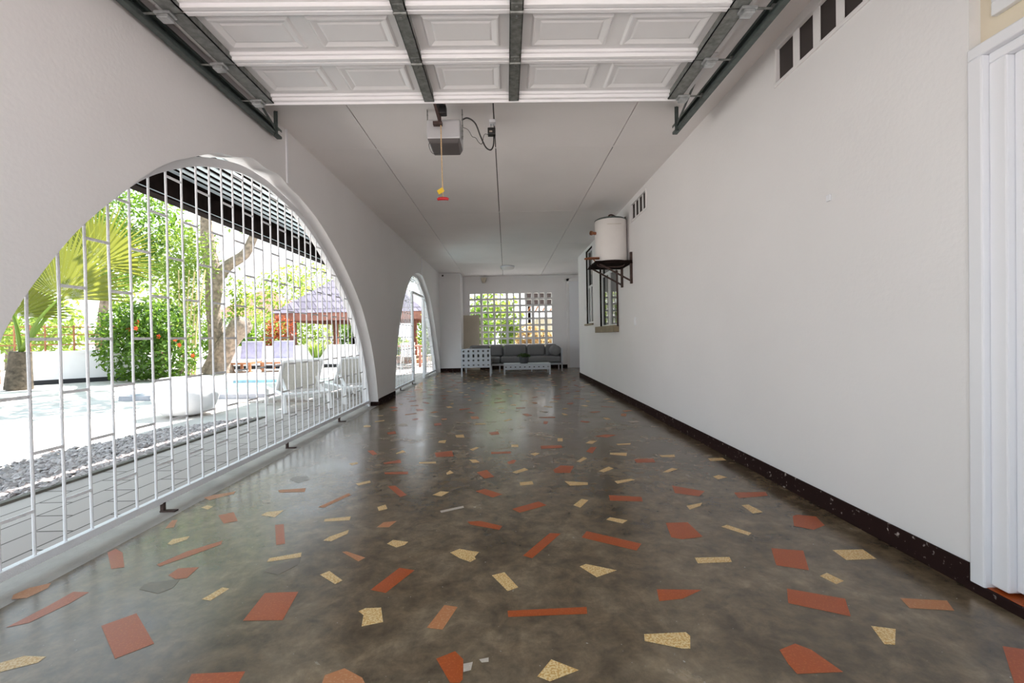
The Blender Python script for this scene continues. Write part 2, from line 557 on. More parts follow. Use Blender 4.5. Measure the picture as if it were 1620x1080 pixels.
# ------------------------------------------------------------------ structure: floor with inlaid chips
O, Y_, P_, W_, D_ = 2, 3, 4, 5, 6
CHIPS = [
    (O, [(9, 993), (75, 959), (116, 936), (141, 936.5), (111, 954), (46, 985)]),
    (O, [(160, 990), (216, 970), (244, 1018), (182, 1042)]),
    (Y_, [(-20, 1054), (39, 1037.5), (73, 1038.5), (60, 1048), (-20, 1068)]),
    (P_, [(21, 941), (46, 930), (81, 922), (76, 930), (42, 946), (18, 948)]),
    (O, [(170, 874), (183, 868), (194, 874), (197, 897), (176, 900)]),
    (O, [(248, 893), (296, 872), (352, 855), (350, 861), (296, 881), (252, 896)]),
    (O, [(266, 910), (282, 899), (315, 897), (296, 914), (278, 916)]),
    (D_, [(220, 932), (231, 922), (285, 916), (273, 930), (250, 939)]),
    (Y_, [(265, 860), (273, 853), (300, 848), (296, 853), (271, 862)]),
    (P_, [(261, 836), (272, 823), (281, 822), (275, 834)]),
    (Y_, [(319, 948), (352, 929), (363, 931), (333, 950)]),
    (O, [(384, 982), (419, 938), (472, 936), (447, 981)]),
    (Y_, [(422, 889), (426, 883), (477, 874), (476, 881)]),
    (D_, [(417, 904), (431, 895), (476, 882), (472, 893), (440, 909)]),
    (O, [(435, 830), (449, 829), (451, 860), (437, 862)]),
    (O, [(345, 815), (370, 810), (376, 824), (354, 828)]),
    (Y_, [(413, 815), (422, 810), (449, 807), (435, 818)]),
    (W_, [(414, 791), (428, 789), (428, 795), (417, 796)]),
    (P_, [(322, 787), (338, 783), (373, 777), (370, 781), (331, 791)]),
    (P_, [(440, 775), (484, 772), (482, 778), (442, 779)]),
    (D_, [(458, 758), (465, 754), (486, 753), (489, 758), (472, 764)]),
    (P_, [(503, 802), (552, 780), (555, 783), (512, 803)]),
    (Y_, [(318, 803), (328, 799), (337, 801), (329, 806)]),
    (Y_, [(512, 825), (514, 821), (555, 817), (553, 823)]),
    (Y_, [(511, 855), (521, 849), (552, 838), (550, 844), (524, 856)]),
    (Y_, [(506, 909), (521, 903), (542, 918), (530, 924)]),
    (O, [(292, 1090), (303, 1066), (388, 1062), (372, 1090)]),
    (P_, [(506, 1090), (514, 1068), (545, 1057), (573, 1072), (582, 1090)]),
    (Y_, [(612, 860), (622, 854), (646, 857), (640, 862), (627, 866)]),
    (P_, [(541, 873), (548, 872), (578, 882), (567, 888)]),
    (Y_, [(712, 874), (727, 868), (743, 871), (758, 873), (751, 881), (753, 884), (744, 889), (727, 883)]),
    (O, [(827, 879), (870, 843), (887, 844), (842, 883)]),
    (O, [(920, 850), (928, 840), (1015, 860), (1007, 871)]),
    (O, [(586, 933), (632, 898), (656, 902), (610, 938)]),
    (Y_, [(778, 910), (798, 905), (820, 929), (803, 935)]),
    (Y_, [(917, 896), (927, 892), (976, 902), (944, 913)]),
    (O, [(1039, 932), (1110, 933), (1080, 947), (1043, 951)]),
    (Y_, [(567, 967), (578, 962), (603, 961), (606, 984), (572, 991), (575, 973)]),
    (P_, [(675, 993), (703, 957), (724, 960), (700, 996)]),
    (O, [(803, 966), (928, 960), (929, 971), (804, 976)]),
    (O, [(690, 1042), (720, 1030), (733, 1043), (732, 1075), (727, 1080), (712, 1080)]),
    (W_, [(733, 1050), (748, 1047), (745, 1060), (733, 1063)]),
    (W_, [(758, 1043), (773, 1040), (773, 1047), (762, 1048)]),
    (Y_, [(850, 1070), (872, 1043), (916, 1060), (870, 1078)]),
    (Y_, [(1019, 1003), (1085, 1000), (1092, 1006), (1092, 1026), (1080, 1026), (1020, 1014)]),
    (O, [(739, 825), (760, 824), (795, 832), (790, 838), (745, 830)]),
    (P_, [(596, 834), (607, 826), (628, 824), (615, 834)]),
    (O, [(1053, 827), (1088, 826), (1112, 849), (1080, 853), (1062, 850)]),
    (Y_, [(1141, 833), (1150, 830), (1189, 843), (1184, 847)]),
    (O, [(1254, 816), (1262, 814), (1291, 817), (1305, 831), (1287, 838), (1256, 832)]),
    (O, [(1220, 867), (1271, 871), (1280, 902), (1228, 894)]),
    (Y_, [(1317, 870), (1365, 869), (1387, 884), (1339, 886)]),
    (Y_, [(1099, 882), (1154, 881), (1158, 889), (1104, 891)]),
    (Y_, [(1297, 911), (1308, 906), (1335, 919), (1323, 924)]),
    (O, [(1245, 931), (1337, 947), (1346, 975), (1247, 954)]),
    (P_, [(1424, 946), (1498, 950), (1510, 966), (1439, 962)]),
    (Y_, [(1378, 990), (1417, 995), (1416, 1020), (1399, 1019)]),
    (O, [(1233, 1028), (1258, 1018), (1284, 1028), (1334, 1063), (1261, 1066), (1247, 1050)]),
    (O, [(1586, 1022), (1640, 1030), (1660, 1085), (1606, 1085)]),
    (O, [(1063, 768), (1115, 777), (1106, 785), (1068, 780)]),
    (O, [(1161, 779), (1211, 778), (1215, 784), (1169, 788)]),
    (Y_, [(1086, 800), (1111, 795), (1108, 800), (1091, 806)]),
    (Y_, [(1173, 799), (1184, 798), (1207, 810), (1191, 812)]),
    (Y_, [(1128, 754), (1137, 751), (1151, 755), (1136, 758)]),
    (Y_, [(1120, 725), (1143, 724), (1149, 728), (1124, 729)]),
    (Y_, [(693, 700), (695, 697), (706, 696), (704, 701)]), (Y_, [(626, 717), (637, 712), (642, 715), (627, 718)]),
    (O, [(581, 713), (590, 712), (597, 718), (590, 720)]), (O, [(688, 716), (715, 713), (718, 722), (690, 723)]),
    (Y_, [(743, 711), (753, 707), (758, 708), (748, 713)]), (O, [(777, 715), (808, 714), (809, 717), (777, 718)]),
    (Y_, [(809, 703), (820, 703), (820, 707), (809, 707)]), (Y_, [(839, 718), (847, 716), (854, 717), (846, 721)]),
    (O, [(855, 705), (888, 704), (890, 708), (856, 710)]), (Y_, [(882, 693), (890, 693), (890, 698), (882, 698)]),
    (O, [(927, 714), (935, 707), (944, 707), (937, 717)]), (Y_, [(926, 701), (933, 697), (945, 697), (937, 702)]),
    (Y_, [(965, 716), (992, 716), (991, 721), (965, 719)]), (Y_, [(975, 702), (998, 701), (997, 703), (977, 704)]),
    (Y_, [(912, 730), (923, 723), (929, 725), (918, 731)]), (O, [(1003, 726), (1033, 725), (1037, 731), (1007, 732)]),
    (Y_, [(1043, 720), (1067, 719), (1068, 723), (1047, 723)]), (Y_, [(552, 733), (565, 731), (567, 733), (557, 736)]),
    (O, [(606, 732), (633, 727), (635, 732), (608, 734)]), (Y_, [(663, 731), (690, 730), (690, 733), (663, 733)]),
    (Y_, [(742, 727), (753, 727), (759, 731), (748, 732)]), (O, [(802, 731), (812, 727), (817, 728), (813, 733), (805, 734)]),
    (Y_, [(810, 747), (830, 740), (836, 743), (817, 749)]), (O, [(875, 743), (887, 736), (908, 737), (902, 748), (878, 748)]),
    (Y_, [(947, 745), (963, 738), (971, 741), (955, 747)]), (Y_, [(1048, 747), (1063, 740), (1072, 742), (1057, 747)]),
    (O, [(608, 747), (646, 746), (645, 750), (609, 750)]), (Y_, [(706, 748), (712, 744), (718, 748), (707, 751)]),
    (O, [(754, 747), (770, 743), (782, 754), (767, 757)]), (Y_, [(563, 765), (585, 760), (587, 763), (567, 768)]),
    (O, [(613, 769), (625, 768), (644, 783), (633, 786)]), (O, [(752, 777), (767, 773), (795, 782), (780, 787)]),
    (Y_, [(822, 763), (842, 761), (844, 766), (823, 768)]), (Y_, [(893, 761), (930, 763), (930, 767), (902, 768)]),
    (Y_, [(972, 761), (998, 757), (1005, 759), (977, 765)]), (O, [(963, 783), (1015, 786), (1017, 793), (965, 792)]),
    (Y_, [(684, 783), (697, 777), (711, 778), (698, 785)]), (Y_, [(907, 799), (920, 789), (931, 791), (918, 803)]),
    (O, [(810, 805), (852, 793), (865, 799), (822, 811)]), (W_, [(696, 808), (733, 800), (734, 803), (698, 811)]),
    (Y_, [(597, 802), (610, 798), (613, 805), (599, 808)]), (Y_, [(959, 822), (965, 818), (993, 823), (985, 828)]),
    (O, [(940, 690), (958, 687), (975, 688), (960, 692)]), (O, [(773, 684), (788, 682), (790, 687), (777, 688)]),
    (Y_, [(720, 688), (733, 687), (735, 692), (722, 692)]), (O, [(612, 684), (625, 682), (627, 686), (614, 687)]),
]
fl = MB()
fl.add([(XL, -0.6, 0), (2.7, -0.6, 0), (2.7, Y_BACK + 0.1, 0), (XL, Y_BACK + 0.1, 0)], [(0, 1, 2, 3)], 0)
fl.add([(XL - 0.26, -0.6, -0.004), (XL, -0.6, -0.004), (XL, Y_BACK + 0.1, -0.004), (XL - 0.26, Y_BACK + 0.1, -0.004)], [(0, 1, 2, 3)], 1)
fl.add([(XL, -0.6, 0), (XL, Y_BACK + .1, 0), (XL, Y_BACK + .1, -0.004), (XL, -0.6, -0.004)], [(0, 1, 2, 3)], 0)
fl.add([(XL - .26, -0.6, -.004), (XL - .26, Y_BACK + .1, -.004), (XL - .26, Y_BACK + .1, -0.06), (XL - .26, -0.6, -0.06)], [(0, 1, 2, 3)], 1)
placed = []
for mi, pts in CHIPS:
    w = [bp(x, y, 2, 0.0) for x, y in pts]
    cen = sum(w, Vector()) / len(w)
    fl.poly([(p.x, p.y, 0.0009) for p in w], mi)
    placed.append((cen.x, cen.y))
tries = 0
while tries < 9000:
    tries += 1
    x, y = rnd.uniform(XL + 0.12, 2.4), rnd.uniform(0.2, Y_BACK - 0.2)
    if y < 5.0 and y > 1.2 and abs(x) < 1.155 * y:
        continue
    if y > 1.2 and x > XR - .15 and y < Y_RC:
        continue
    if any((x - a) ** 2 + (y - b) ** 2 < 0.285 ** 2 for a, b in placed):
        continue
    placed.append((x, y))
    mi = rnd.choices([O, Y_, P_, W_], [0.40, 0.45, 0.10, 0.05])[0]
    L, Wd = rnd.uniform(0.05, 0.10), rnd.uniform(0.025, 0.045)
    if mi == Y_:
        L, Wd = L * 0.75, Wd * 0.9
    a = rnd.uniform(0, math.pi)
    n = rnd.choice([4, 4, 4, 5])
    base = [(-L, -Wd), (L, -Wd), (L, Wd), (-L, Wd)] if n == 4 else [(-L, -Wd), (L * .6, -Wd), (L, 0.2 * Wd), (L * .5, Wd), (-L, Wd)]
    base = [(p + rnd.uniform(-.2, .2) * L, q + rnd.uniform(-.3, .3) * Wd) for p, q in base]
    fl.poly([(x + p * math.cos(a) - q * math.sin(a), y + p * math.sin(a) + q * math.cos(a), 0.0009) for p, q in base], mi)
floor = fl.build('floor', [M['floor'], M['threshold'], M['terracotta'], M['ochre'], M['peach'], M['palechip'], M['darkchip']])
struct(floor, 'dark polished concrete floor inlaid with orange and yellow stone chips', 'floor')

# ceiling boards: grooves are real gaps between the boards
xs = [-2.2, -1.262, -0.075, 1.108, 2.7]
ys = [0.35, 1.55, 3.90 - 0.0, 4.40, 6.60, 8.75, 11.2, Y_BACK + 0.1]
ce = MB()
for x0, x1 in zip(xs, xs[1:]):
    ce.box(x0 + 0.005, x1 - 0.005, ys[0], ys[-1], HT, HT + 0.03, 0)
for y in (4.46, 6.75, 9.05, 11.4):
    ce.box(-1.94, 2.6, y - 0.012, y + 0.012, HT - 0.0012, HT + 0.001, 0)
ce.box(-2.2, 2.7, 0.35, Y_BACK + 0.1, HT + 0.03, HT + 0.10, 1)
struct(ce.build('ceiling', [M['ceiling'], M['seam']]), 'white board ceiling with dark lengthwise seams', 'ceiling')

# left wall with the two arches
lw = MB()
Z_TOP = HT + 0.12
prof = [(-0.6, 0.0, 0), (ARCH1[0].x, 0.0, 0)] + [(p.x, p.y, 1) for p in WALL1] + [(ARCH1[-1].x, 0.0, 0), (ARCH2[0].x, 0.0, 0)] + \
       [(p.x, p.y, 1) for p in ARCH2] + [(ARCH2[-1].x, 0.0, 0), (Y_BACK + 0.1, 0.0, 0)]
for (y0, z0, k0), (y1, z1, k1) in zip(prof, prof[1:]):
    if abs(y1 - y0) < 1e-6:
        continue
    zb0, zb1 = (z0 if z0 > 0 else -0.06), (z1 if z1 > 0 else -0.06)
    arch = k0 and k1
    if arch:
        zb0, zb1 = z0, z1
    for x, flip in ((XL, False), (XL - WT, True)):
        q = [(x, y0, zb0), (x, y1, zb1), (x, y1, Z_TOP), (x, y0, Z_TOP)]
        lw.poly(q if not flip else q[::-1])
    if arch:
        lw.poly([(XL, y0, z0), (XL - WT, y0, z0), (XL - WT, y1, z1), (XL, y1, z1)])
    lw.poly([(XL, y0, Z_TOP), (XL, y1, Z_TOP), (XL - WT, y1, Z_TOP), (XL - WT, y0, Z_TOP)])
lw.poly([(XL, -0.6, 0), (XL, -0.6, Z_TOP), (XL - WT, -0.6, Z_TOP), (XL - WT, -0.6, 0)])
lw.poly([(XL, Y_BACK + .1, 0), (XL - WT, Y_BACK + .1, 0), (XL - WT, Y_BACK + .1, Z_TOP), (XL, Y_BACK + .1, Z_TOP)])
struct(lw.build('wall_left', M['wall']), 'white left wall with two big arched openings', 'wall')

# right wall: box pieces around door recess, vents, windows
RW = 0.24
HOLES = [(0.62, 1.677, 0.0, HT), (1.78, 2.88, 2.60, 2.845), (5.53, 6.20, 2.575, 2.83), (7.06, 8.37, 1.14, 2.62), (9.05, 9.76, 1.25, 2.84)]
ycut = sorted({-0.6, Y_RC} | {h[0] for h in HOLES} | {h[1] for h in HOLES})
rw = MB()
for y0, y1 in zip(ycut, ycut[1:]):
    ym = (y0 + y1) / 2
    hs = [h for h in HOLES if h[0] < ym < h[1]]
    z = -0.02
    for h in hs:
        if h[2] > z + 1e-4:
            rw.box(XR, XR + RW, y0, y1, z, h[2])
        z = h[3]
    if z < Z_TOP:
        rw.box(XR, XR + RW, y0, y1, max(z, 0), Z_TOP)
rw.box(XR + RW, 2.75, Y_RC - 0.24, Y_RC, 0, Z_TOP)
struct(rw.build('wall_right', M['wall']), 'long plain white right wall', 'wall')
struct(MB().box(2.62, 2.75, Y_RC, Y_BACK + 0.1, 0, Z_TOP).build('wall_alcove', M['wall']))

# far wall: breeze blocks with square holes, and the pier in front of it
bx = [bp(720 + c / 6.75, 520, 1, Y_BACK).x for c in (163, 210, 222, 272, 298, 348, 362, 411, 432, 485, 495, 546, 572, 622, 636, 686, 709, 756, 772, 820, 850, 893, 912, 958, 988, 1036)]
dxs = 0.05
bz_top = bp(800, 464, 1, Y_BACK).z
rows = []
zt = bz_top
pitch = bp(800, 464, 1, Y_BACK).z - bp(800, 474.4, 1, Y_BACK).z
for k in range(10):
    rows.append((zt - pitch * 0.72, zt))
    zt -= pitch
colsx = [(bx[i] + dxs * 0, bx[i + 1]) for i in range(0, 26, 2)]
gx = [XL] + [v for c in colsx for v in c] + [2.75]
gz = [0.0] + [v for r_ in rows[::-1] for v in r_] + [Z_TOP]
hole = set()
for i in range(13):
    for j in range(10):
        if i == 0 and 9 - j > 3:
            pass
        hole.add((1 + 2 * i, 1 + 2 * j))
wb = MB()
YB2 = Y_BACK + 0.10
for i in range(len(gx) - 1):
    for j in range(len(gz) - 1):
        x0, x1, z0, z1 = gx[i], gx[i + 1], gz[j], gz[j + 1]
        if (i, j) in hole:
            wb.poly([(x0, Y_BACK, z0), (x0, YB2, z0), (x0, YB2, z1), (x0, Y_BACK, z1)])
            wb.poly([(x1, Y_BACK, z0), (x1, Y_BACK, z1), (x1, YB2, z1), (x1, YB2, z0)])
            wb.poly([(x0, Y_BACK, z0), (x1, Y_BACK, z0), (x1, YB2, z0), (x0, YB2, z0)])
            wb.poly([(x0, Y_BACK, z1), (x0, YB2, z1), (x1, YB2, z1), (x1, Y_BACK, z1)])
        else:
            wb.poly([(x0, Y_BACK, z0), (x1, Y_BACK, z0), (x1, Y_BACK, z1), (x0, Y_BACK, z1)])
            wb.poly([(x0, YB2, z0), (x0, YB2, z1), (x1, YB2, z1), (x1, YB2, z0)])
struct(wb.build('wall_back', M['wall']), 'white far wall with grid of square breeze block holes', 'wall')
struct(MB().box(XL, -1.331, Y_PIER, Y_BACK, 0, HT).build('wall_pier', M['wall']), 'white pier in the far left corner', 'wall')
# front: header over the garage opening and the roof edge
struct(MB().box(XL - WT, XR + RW, 0.35, 0.55, 2.45, Z_TOP).box(XL, -1.76, .35, .55, 0, 2.45).box(1.34, XR, .35, .55, 0, 2.45).build('wall_front', M['wall']))
struct(MB().box(-2.35, 2.9, 0.2, Y_BACK + 0.3, Z_TOP, Z_TOP + 0.12).build('roof', M['drive']))

# baseboards
def baseboard(name, x0, x1, y0, y1, h=0.10):
    return struct(MB().box(x0, x1, y0, y1, 0.0, h).build(name, M['base'], bevel=0.004))


baseboard('baseboard_right', XR - 0.012, XR, 1.68, Y_RC + 0.012)
baseboard('baseboard_left', XL, XL + 0.012, ARCH1[-1].x - 0.0, ARCH2[0].x)
b2 = MB().box(XL - WT + .06, XL + 0.012, ARCH1[-1].x - 0.012, ARCH1[-1].x, 0, 0.09).box(XL, XL + .012, ARCH2[-1].x, Y_PIER, 0, .10)
struct(b2.build('baseboard_arch', M['base']))
struct(MB().box(XL, -1.319, Y_PIER - 0.012, Y_PIER, 0, .10).box(-1.331, -1.319, Y_PIER, Y_BACK, 0, .10).box(-1.319, 2.62, Y_BACK - .012, Y_BACK, 0, .10).build('baseboard_back', M['base']))

# door in the right foreground -------------------------------------------------
tr = MB()
for (o1, i1, zo, zi, xa) in ((1.676, 1.622, 2.06, 2.016, XR - 0.012), (1.622, 1.562, 2.016, 1.98, XR + 0.012)):
    lo_o, lo_i = 0.62 + (1.676 - o1), 0.62 + (1.676 - i1)
    tr.box(xa, XR + 0.12, i1, o1, 0.0 if xa < XR else 0.045, zi)
    tr.box(xa, XR + 0.12, lo_o, lo_i, 0.045, zi)
    tr.box(xa, XR + 0.12, lo_o, o1, zi, zo)
struct(tr.build('trim_1', M['trim'], bevel=0.006), 'white door casing at the right edge', 'trim')
d1 = MB().box(XR + 0.04, XR + 0.08, 0.735, 1.561, 0.055, 1.979).build('door_1', M['trim'], bevel=0.003)
struct(d1, 'white flush door at the right edge of the picture', 'door')
rc = MB().box(XR + 0.045, XR + RW + 0.02, 0.62, 1.677, 2.06, HT).box(XR + .13, XR + RW + .02, .62, 1.677, 0, 2.06)
struct(rc.build('wall_recess', M['cream']), 'cream plaster recess above the right door', 'wall')
struct(MB().box(XR - 0.018, XR - 0.002, 0.2, 1.685, 0, 0.034).build('baseboard_door', M['base']))
struct(MB().box(XR - 0.002, XR + 0.13, 0.62, 1.621, 0.0, 0.036).build('trim_2', M['terracotta']), 'terracotta threshold under the white door', 'trim')
tw = MB().box(XR + 0.02, XR + 0.045, 0.70, 1.62, 2.15, 2.20).box(XR + .02, XR + .045, 1.575, 1.62, 2.20, 2.75).box(XR + .02, XR + .045, .70, .745, 2.20, 2.75).box(XR + .02, XR + .045, .70, 1.62, 2.75, 2.80)
w3 = tw.build('window_3', M['win_frame'], bevel=0.004)
struct(w3, 'narrow transom window over the white door', 'window')
g3 = MB().box(XR + 0.034, XR + 0.044, 0.74, 1.58, 2.19, 2.76).build('pane', M['glass'], w3)

# windows in the right wall far along -----------------------------------------
def window(name, y0, y1, z0, z1, zsplit, label):
    fr = MB()
    xf = XR + 0.03
    t = 0.045
    fr.box(xf, xf + 0.05, y0, y0 + t, z0, z1).box(xf, xf + 0.05, y1 - t, y1, z0, z1)
    fr.box(xf, xf + 0.05, y0, y1, z0, z0 + t).box(xf, xf + 0.05, y0, y1, z1 - t, z1)
    fr.box(xf, xf + .05, y0, y1, zsplit - t / 2, zsplit + t / 2)
    fr.box(xf - .01, xf + .05, (y0 + y1) / 2 - .035, (y0 + y1) / 2 + .035, z0, zsplit)
    w = fr.build(name, M['win_frame'], bevel=0.003)
    struct(w, label, 'window')
    MB().box(xf + 0.02, xf + 0.028, y0 + 0.02, y1 - 0.02, z0 + 0.02, z1 - 0.02).build('pane', M['glass'], w)
    lin = MB().box(XR + .001, xf + .05, y0, y0 + .018, z0, z1).box(XR + .001, xf + .05, y1 - .018, y1, z0, z1).box(XR + .001, xf + .05, y0, y1, z1 - .018, z1)
    lin.build('reveal_lining', M['dark'], w)
    return w


wa = window('window_1', 7.06, 8.37, 1.14, 2.62, 2.10, 'aluminium window below the water heater with brown reveal')
MB().box(XR - 0.085, XR + 0.12, 6.98, 8.45, 1.05, 1.16).build('sill', M['sill'], wa, bevel=0.004)
wb_ = window('window_2', 9.05, 9.76, 1.25, 2.84, 2.05, 'narrower aluminium window further along the right wall')
MB().box(XR - 0.05, XR + 0.12, 9.00, 9.80, 1.215, 1.25).build('sill', M['sill'], wb_, bevel=0.004)

# far door in the alcove
d2 = MB().box(1.98, 2.55, Y_BACK - 0.035, Y_BACK - 0.005, 0.0, 1.02).box(1.98, 2.55, Y_BACK - 0.035, Y_BACK - 0.005, 1.03, 2.70)
d2 = d2.build('door_2', M['trim'], bevel=0.003)
struct(d2, 'plain pale split door at the far right corner', 'door')
struct(MB().box(1.90, 1.98, Y_BACK - 0.05, Y_BACK, 0, 2.78).box(1.90, 2.62, Y_BACK - .05, Y_BACK, 2.70, 2.78).build('trim_3', M['wall'], bevel=0.004))


# ------------------------------------------------------------------ wall vents
def vent(y0, y1, z0, z1, n, label):
    root = empty('wall_vent', (XR, (y0 + y1) / 2, z0), label, 'air vent')
    t = 0.022
    fr = MB().box(XR - 0.012, XR + 0.10, y0 - t, y1 + t, z0 - t, z0).box(XR - 0.012, XR + .10, y0 - t, y1 + t, z1, z1 + t)
    fr.box(XR - 0.012, XR + .10, y0 - t, y0, z0, z1).box(XR - 0.012, XR + .10, y1, y1 + t, z0, z1)
    part(fr, 'vent_frame', M['wall'], root, bevel=0.003)
    w = (y1 - y0) / n
    for k in range(1, n):
        yc = y0 + k * w
        part(MB().box(XR + 0.004, XR + 0.012, yc - w * 0.16, yc + w * 0.16, z0, z1), 'mullion', M['wall'], root, bevel=0.003)
    part(MB().box(XR + 0.016, XR + 0.036, y0, y1, z0, z1), 'slot_shade_sheet', M['slot_shade'], root)  # dark sheet close behind the slots paints their shaded depth


vent(1.80, 2.86, 2.615, 2.83, 6, 'long air vent high on the right wall near the garage door')
vent(5.55, 6.18, 2.595, 2.81, 4, 'small four slot air vent just above the water heater')


# ------------------------------------------------------------------ garage door, tracks, opener
DZ = 2.75
DX0, DX1 = -1.765, 1.32
gd = empty('garage_shutter', (-0.22, 2.3, DZ), 'white sectional garage door rolled open under the ceiling', 'garage door')
edges = [3.285, 2.815, 2.375, 1.93, 1.49, 1.05]
STX = [-0.535, 0.085]
bays = [(DX0 + 0.09, STX[0] - 0.045, 2), (STX[0] + 0.045, STX[1] - 0.045, 1), (STX[1] + 0.045, DX1 - 0.09, 2)]
for k, (ya, yb) in enumerate(zip(edges, edges[1:])):
    zs = DZ + 0.035
    s = MB()
    ya_, yb_ = ya - 0.004, yb + 0.004
    s.box(DX0 - 0.06, DX1 + 0.06, yb_, ya_, zs, zs + 0.02)
    for (x0, x1, n) in bays:
        wd = (x1 - x0) / n
        for i in range(n):
            a0, a1 = x0 + i * wd + 0.045, x0 + (i + 1) * wd - 0.045
            c0, c1 = yb_ + 0.085, ya_ - 0.085
            def ring(d, z):
                return [(a0 + d, c0 + d, z), (a1 - d, c0 + d, z), (a1 - d, c1 - d, z), (a0 + d, c1 - d, z)]
            lv = [ring(0, zs), ring(0.012, zs - 0.012), ring(0.022, zs - 0.012), ring(0.05, zs - 0.001), ring(0.062, zs - 0.006)]
            vs = [p for rg in lv for p in rg]
            fs = []
            for q in range(len(lv) - 1):
                for e in range(4):
                    A, B = q * 4 + e, q * 4 + (e + 1) % 4
                    fs.append((A, A + 4, B + 4, B))
            fs.append((16, 19, 18, 17))
            s.add(vs, fs)
    sec = part(s, 'door_section', M['door_white'], gd)
    rl = MB()
    rl.box(DX0, DX1, ya_ - 0.030, ya_, DZ - 0.004, zs)
    rl.box(DX0, DX1, yb_, yb_ + 0.030, DZ - 0.004, zs)
    rl.box(DX0, DX1, ya_ - 0.05, ya_ - 0.03, DZ + .016, zs)
    r_ = rl.build('section_rail', M['rail_white'], sec, bevel=0.004)
    r_.location = -gd.location
    for x in STX + [DX0 + 0.05, DX1 - 0.05]:
        hw = 0.036 if x in STX else 0.045
        st = MB().box(x - hw, x + hw, yb_ + 0.002, ya_ - 0.002, DZ - 0.012, DZ - 0.004)
        st.box(x - hw, x - hw + .004, yb_ + .002, ya_ - .002, DZ - .012, zs).box(x + hw - .004, x + hw, yb_ + .002, ya_ - .002, DZ - .012, zs)
        part(st, 'stile', M['galv'], gd)
    for x in STX:
        if k > 0:
            hg = MB().box(x - 0.028, x + 0.028, ya - 0.06, ya + 0.05, DZ - 0.020, DZ - 0.012)
            hg.tube([(x - 0.035, ya, DZ - 0.02), (x + 0.035, ya, DZ - 0.02)], 0.009, 8)
            for dy in (-0.04, 0.03):
                hg.tube([(x, ya + dy, DZ - 0.028), (x, ya + dy, DZ - 0.018)], 0.008, 6)
            part(hg, 'hinge', M['galv'], gd)
    for x, sg in ((DX0, -1), (DX1, 1)):
        if k < 4:
            yy = ya if k else ya - 0.045
            bk = MB().box(min(x - sg * .04, x + sg * .045), max(x - sg * .04, x + sg * .045), yy - 0.03, yy + 0.03, DZ - 0.028, DZ - 0.012)
            bk.box(x - .03, x + .03, yy - .03, yy + .025, DZ - .05, DZ - .03)
            bo = part(bk, 'roller_bracket', M['galv_light'], gd, bevel=0.004)
            ro = MB().tube([(x + sg * 0.02, yy, DZ - 0.01), (x + sg * 0.155, yy, DZ - 0.01)], 0.006, 8)
            ro.tube([(x + sg * 0.135, yy, DZ - 0.01), (x + sg * 0.158, yy, DZ - 0.01)], 0.021, 12)
            r2 = ro.build('roller', M['galv'], bo)
            r2.location = -gd.location
ls = MB().box(-1.0, 0.62, 3.287, 3.292, DZ + 0.002, DZ + 0.012)
part(ls, 'edge_strip', M['galv_light'], gd)
part(MB().box(DX0, DX1, 3.281, 3.287, DZ - 0.02, DZ + 0.03), 'top_seal', M['rail_white'], gd)


def track(x, sg, label):
    root = empty('garage_door_track', (x, 3.8, DZ), label, 'door track')
    t = MB()
    y0, y1 = 0.75, 3.80
    z0, z1 = DZ - 0.036, DZ + 0.036
    t.box(x + sg * .010 - .002, x + sg * .010 + .002, y0, y1, z0, z1)                     # web
    lo, hi = sorted((x - sg * .028, x + sg * .010))
    t.box(lo, hi, y0, y1, z0 - .002, z0 + .002).box(lo, hi, y0, y1, z1 - .002, z1 + .002)
    t.box(x - sg * .028 - .002, x - sg * .028 + .002, y0, y1, z0, z0 + .018).box(x - sg * .028 - .002, x - sg * .028 + .002, y0, y1, z1 - .018, z1)
    part(t, 'track_channel', M['track'], root)
    an = MB().box(*sorted((x + sg * .012, x + sg * .045)), y0, y1 - .02, z1 - .002, z1 + .002).box(x + sg * .012, x + sg * .016, y0, y1 - .02, z1, z1 + .04) if sg > 0 else \
        MB().box(x - .045, x - .012, y0, y1 - .02, z1 - .002, z1 + .002).box(x - .016, x - .012, y0, y1 - .02, z1, z1 + .04)
    part(an, 'stiffening_angle', M['track'], root)
    hx = x - sg * 0.03
    h = MB().box(hx - .016, hx + .016, 3.70, 3.704, DZ - .05, HT).box(hx - .002, hx + .002, 3.69, 3.72, DZ - .05, HT)
    hg_ = part(h, 'hanger', M['track'], root)
    h2 = MB().bar((hx, 3.70, DZ + 0.0), (hx, 3.33, HT), 0.028, 0.004, up=(1, 0, 0))
    subpart(h2, 'diagonal_brace', M['track'], root, hg_)
    return root


track(-1.905, -1, 'steel garage door track along the arched wall')
track(1.485, 1, 'steel garage door track beside the plain wall with the vent')

# opener
ox = -0.48
op = empty('garage_door_opener', (ox, 3.75, 2.61), 'grey garage door opener hung from the ceiling with dangling red handle', 'door opener')
hd = MB()
prof_o = [(3.60, 2.615), (3.60, 2.765), (3.66, 2.79), (3.82, 2.79), (3.86, 2.76), (3.86, 2.615)]
vs = [(ox - 0.135, y, z) for y, z in prof_o] + [(ox + 0.135, y, z) for y, z in prof_o]
n = len(prof_o)
fs = [tuple(range(n)), tuple(range(2 * n - 1, n - 1, -1))] + [(i, i + n, (i + 1) % n + n, (i + 1) % n) for i in range(n)]
hd.add(vs, [f[::-1] for f in fs])
part(hd, 'motor_housing', M['grey_plastic'], op, bevel=0.012)
le = MB()
vs = [(ox - .13, 3.605, 2.617), (ox + .13, 3.605, 2.617), (ox + .13, 3.855, 2.617), (ox - .13, 3.855, 2.617),
      (ox - .115, 3.625, 2.585), (ox + .115, 3.625, 2.585), (ox + .11, 3.84, 2.575), (ox - .11, 3.84, 2.575)]
le.add(vs, [(4, 7, 6, 5), (0, 4, 5, 1), (1, 5, 6, 2), (2, 6, 7, 3), (3, 7, 4, 0)])
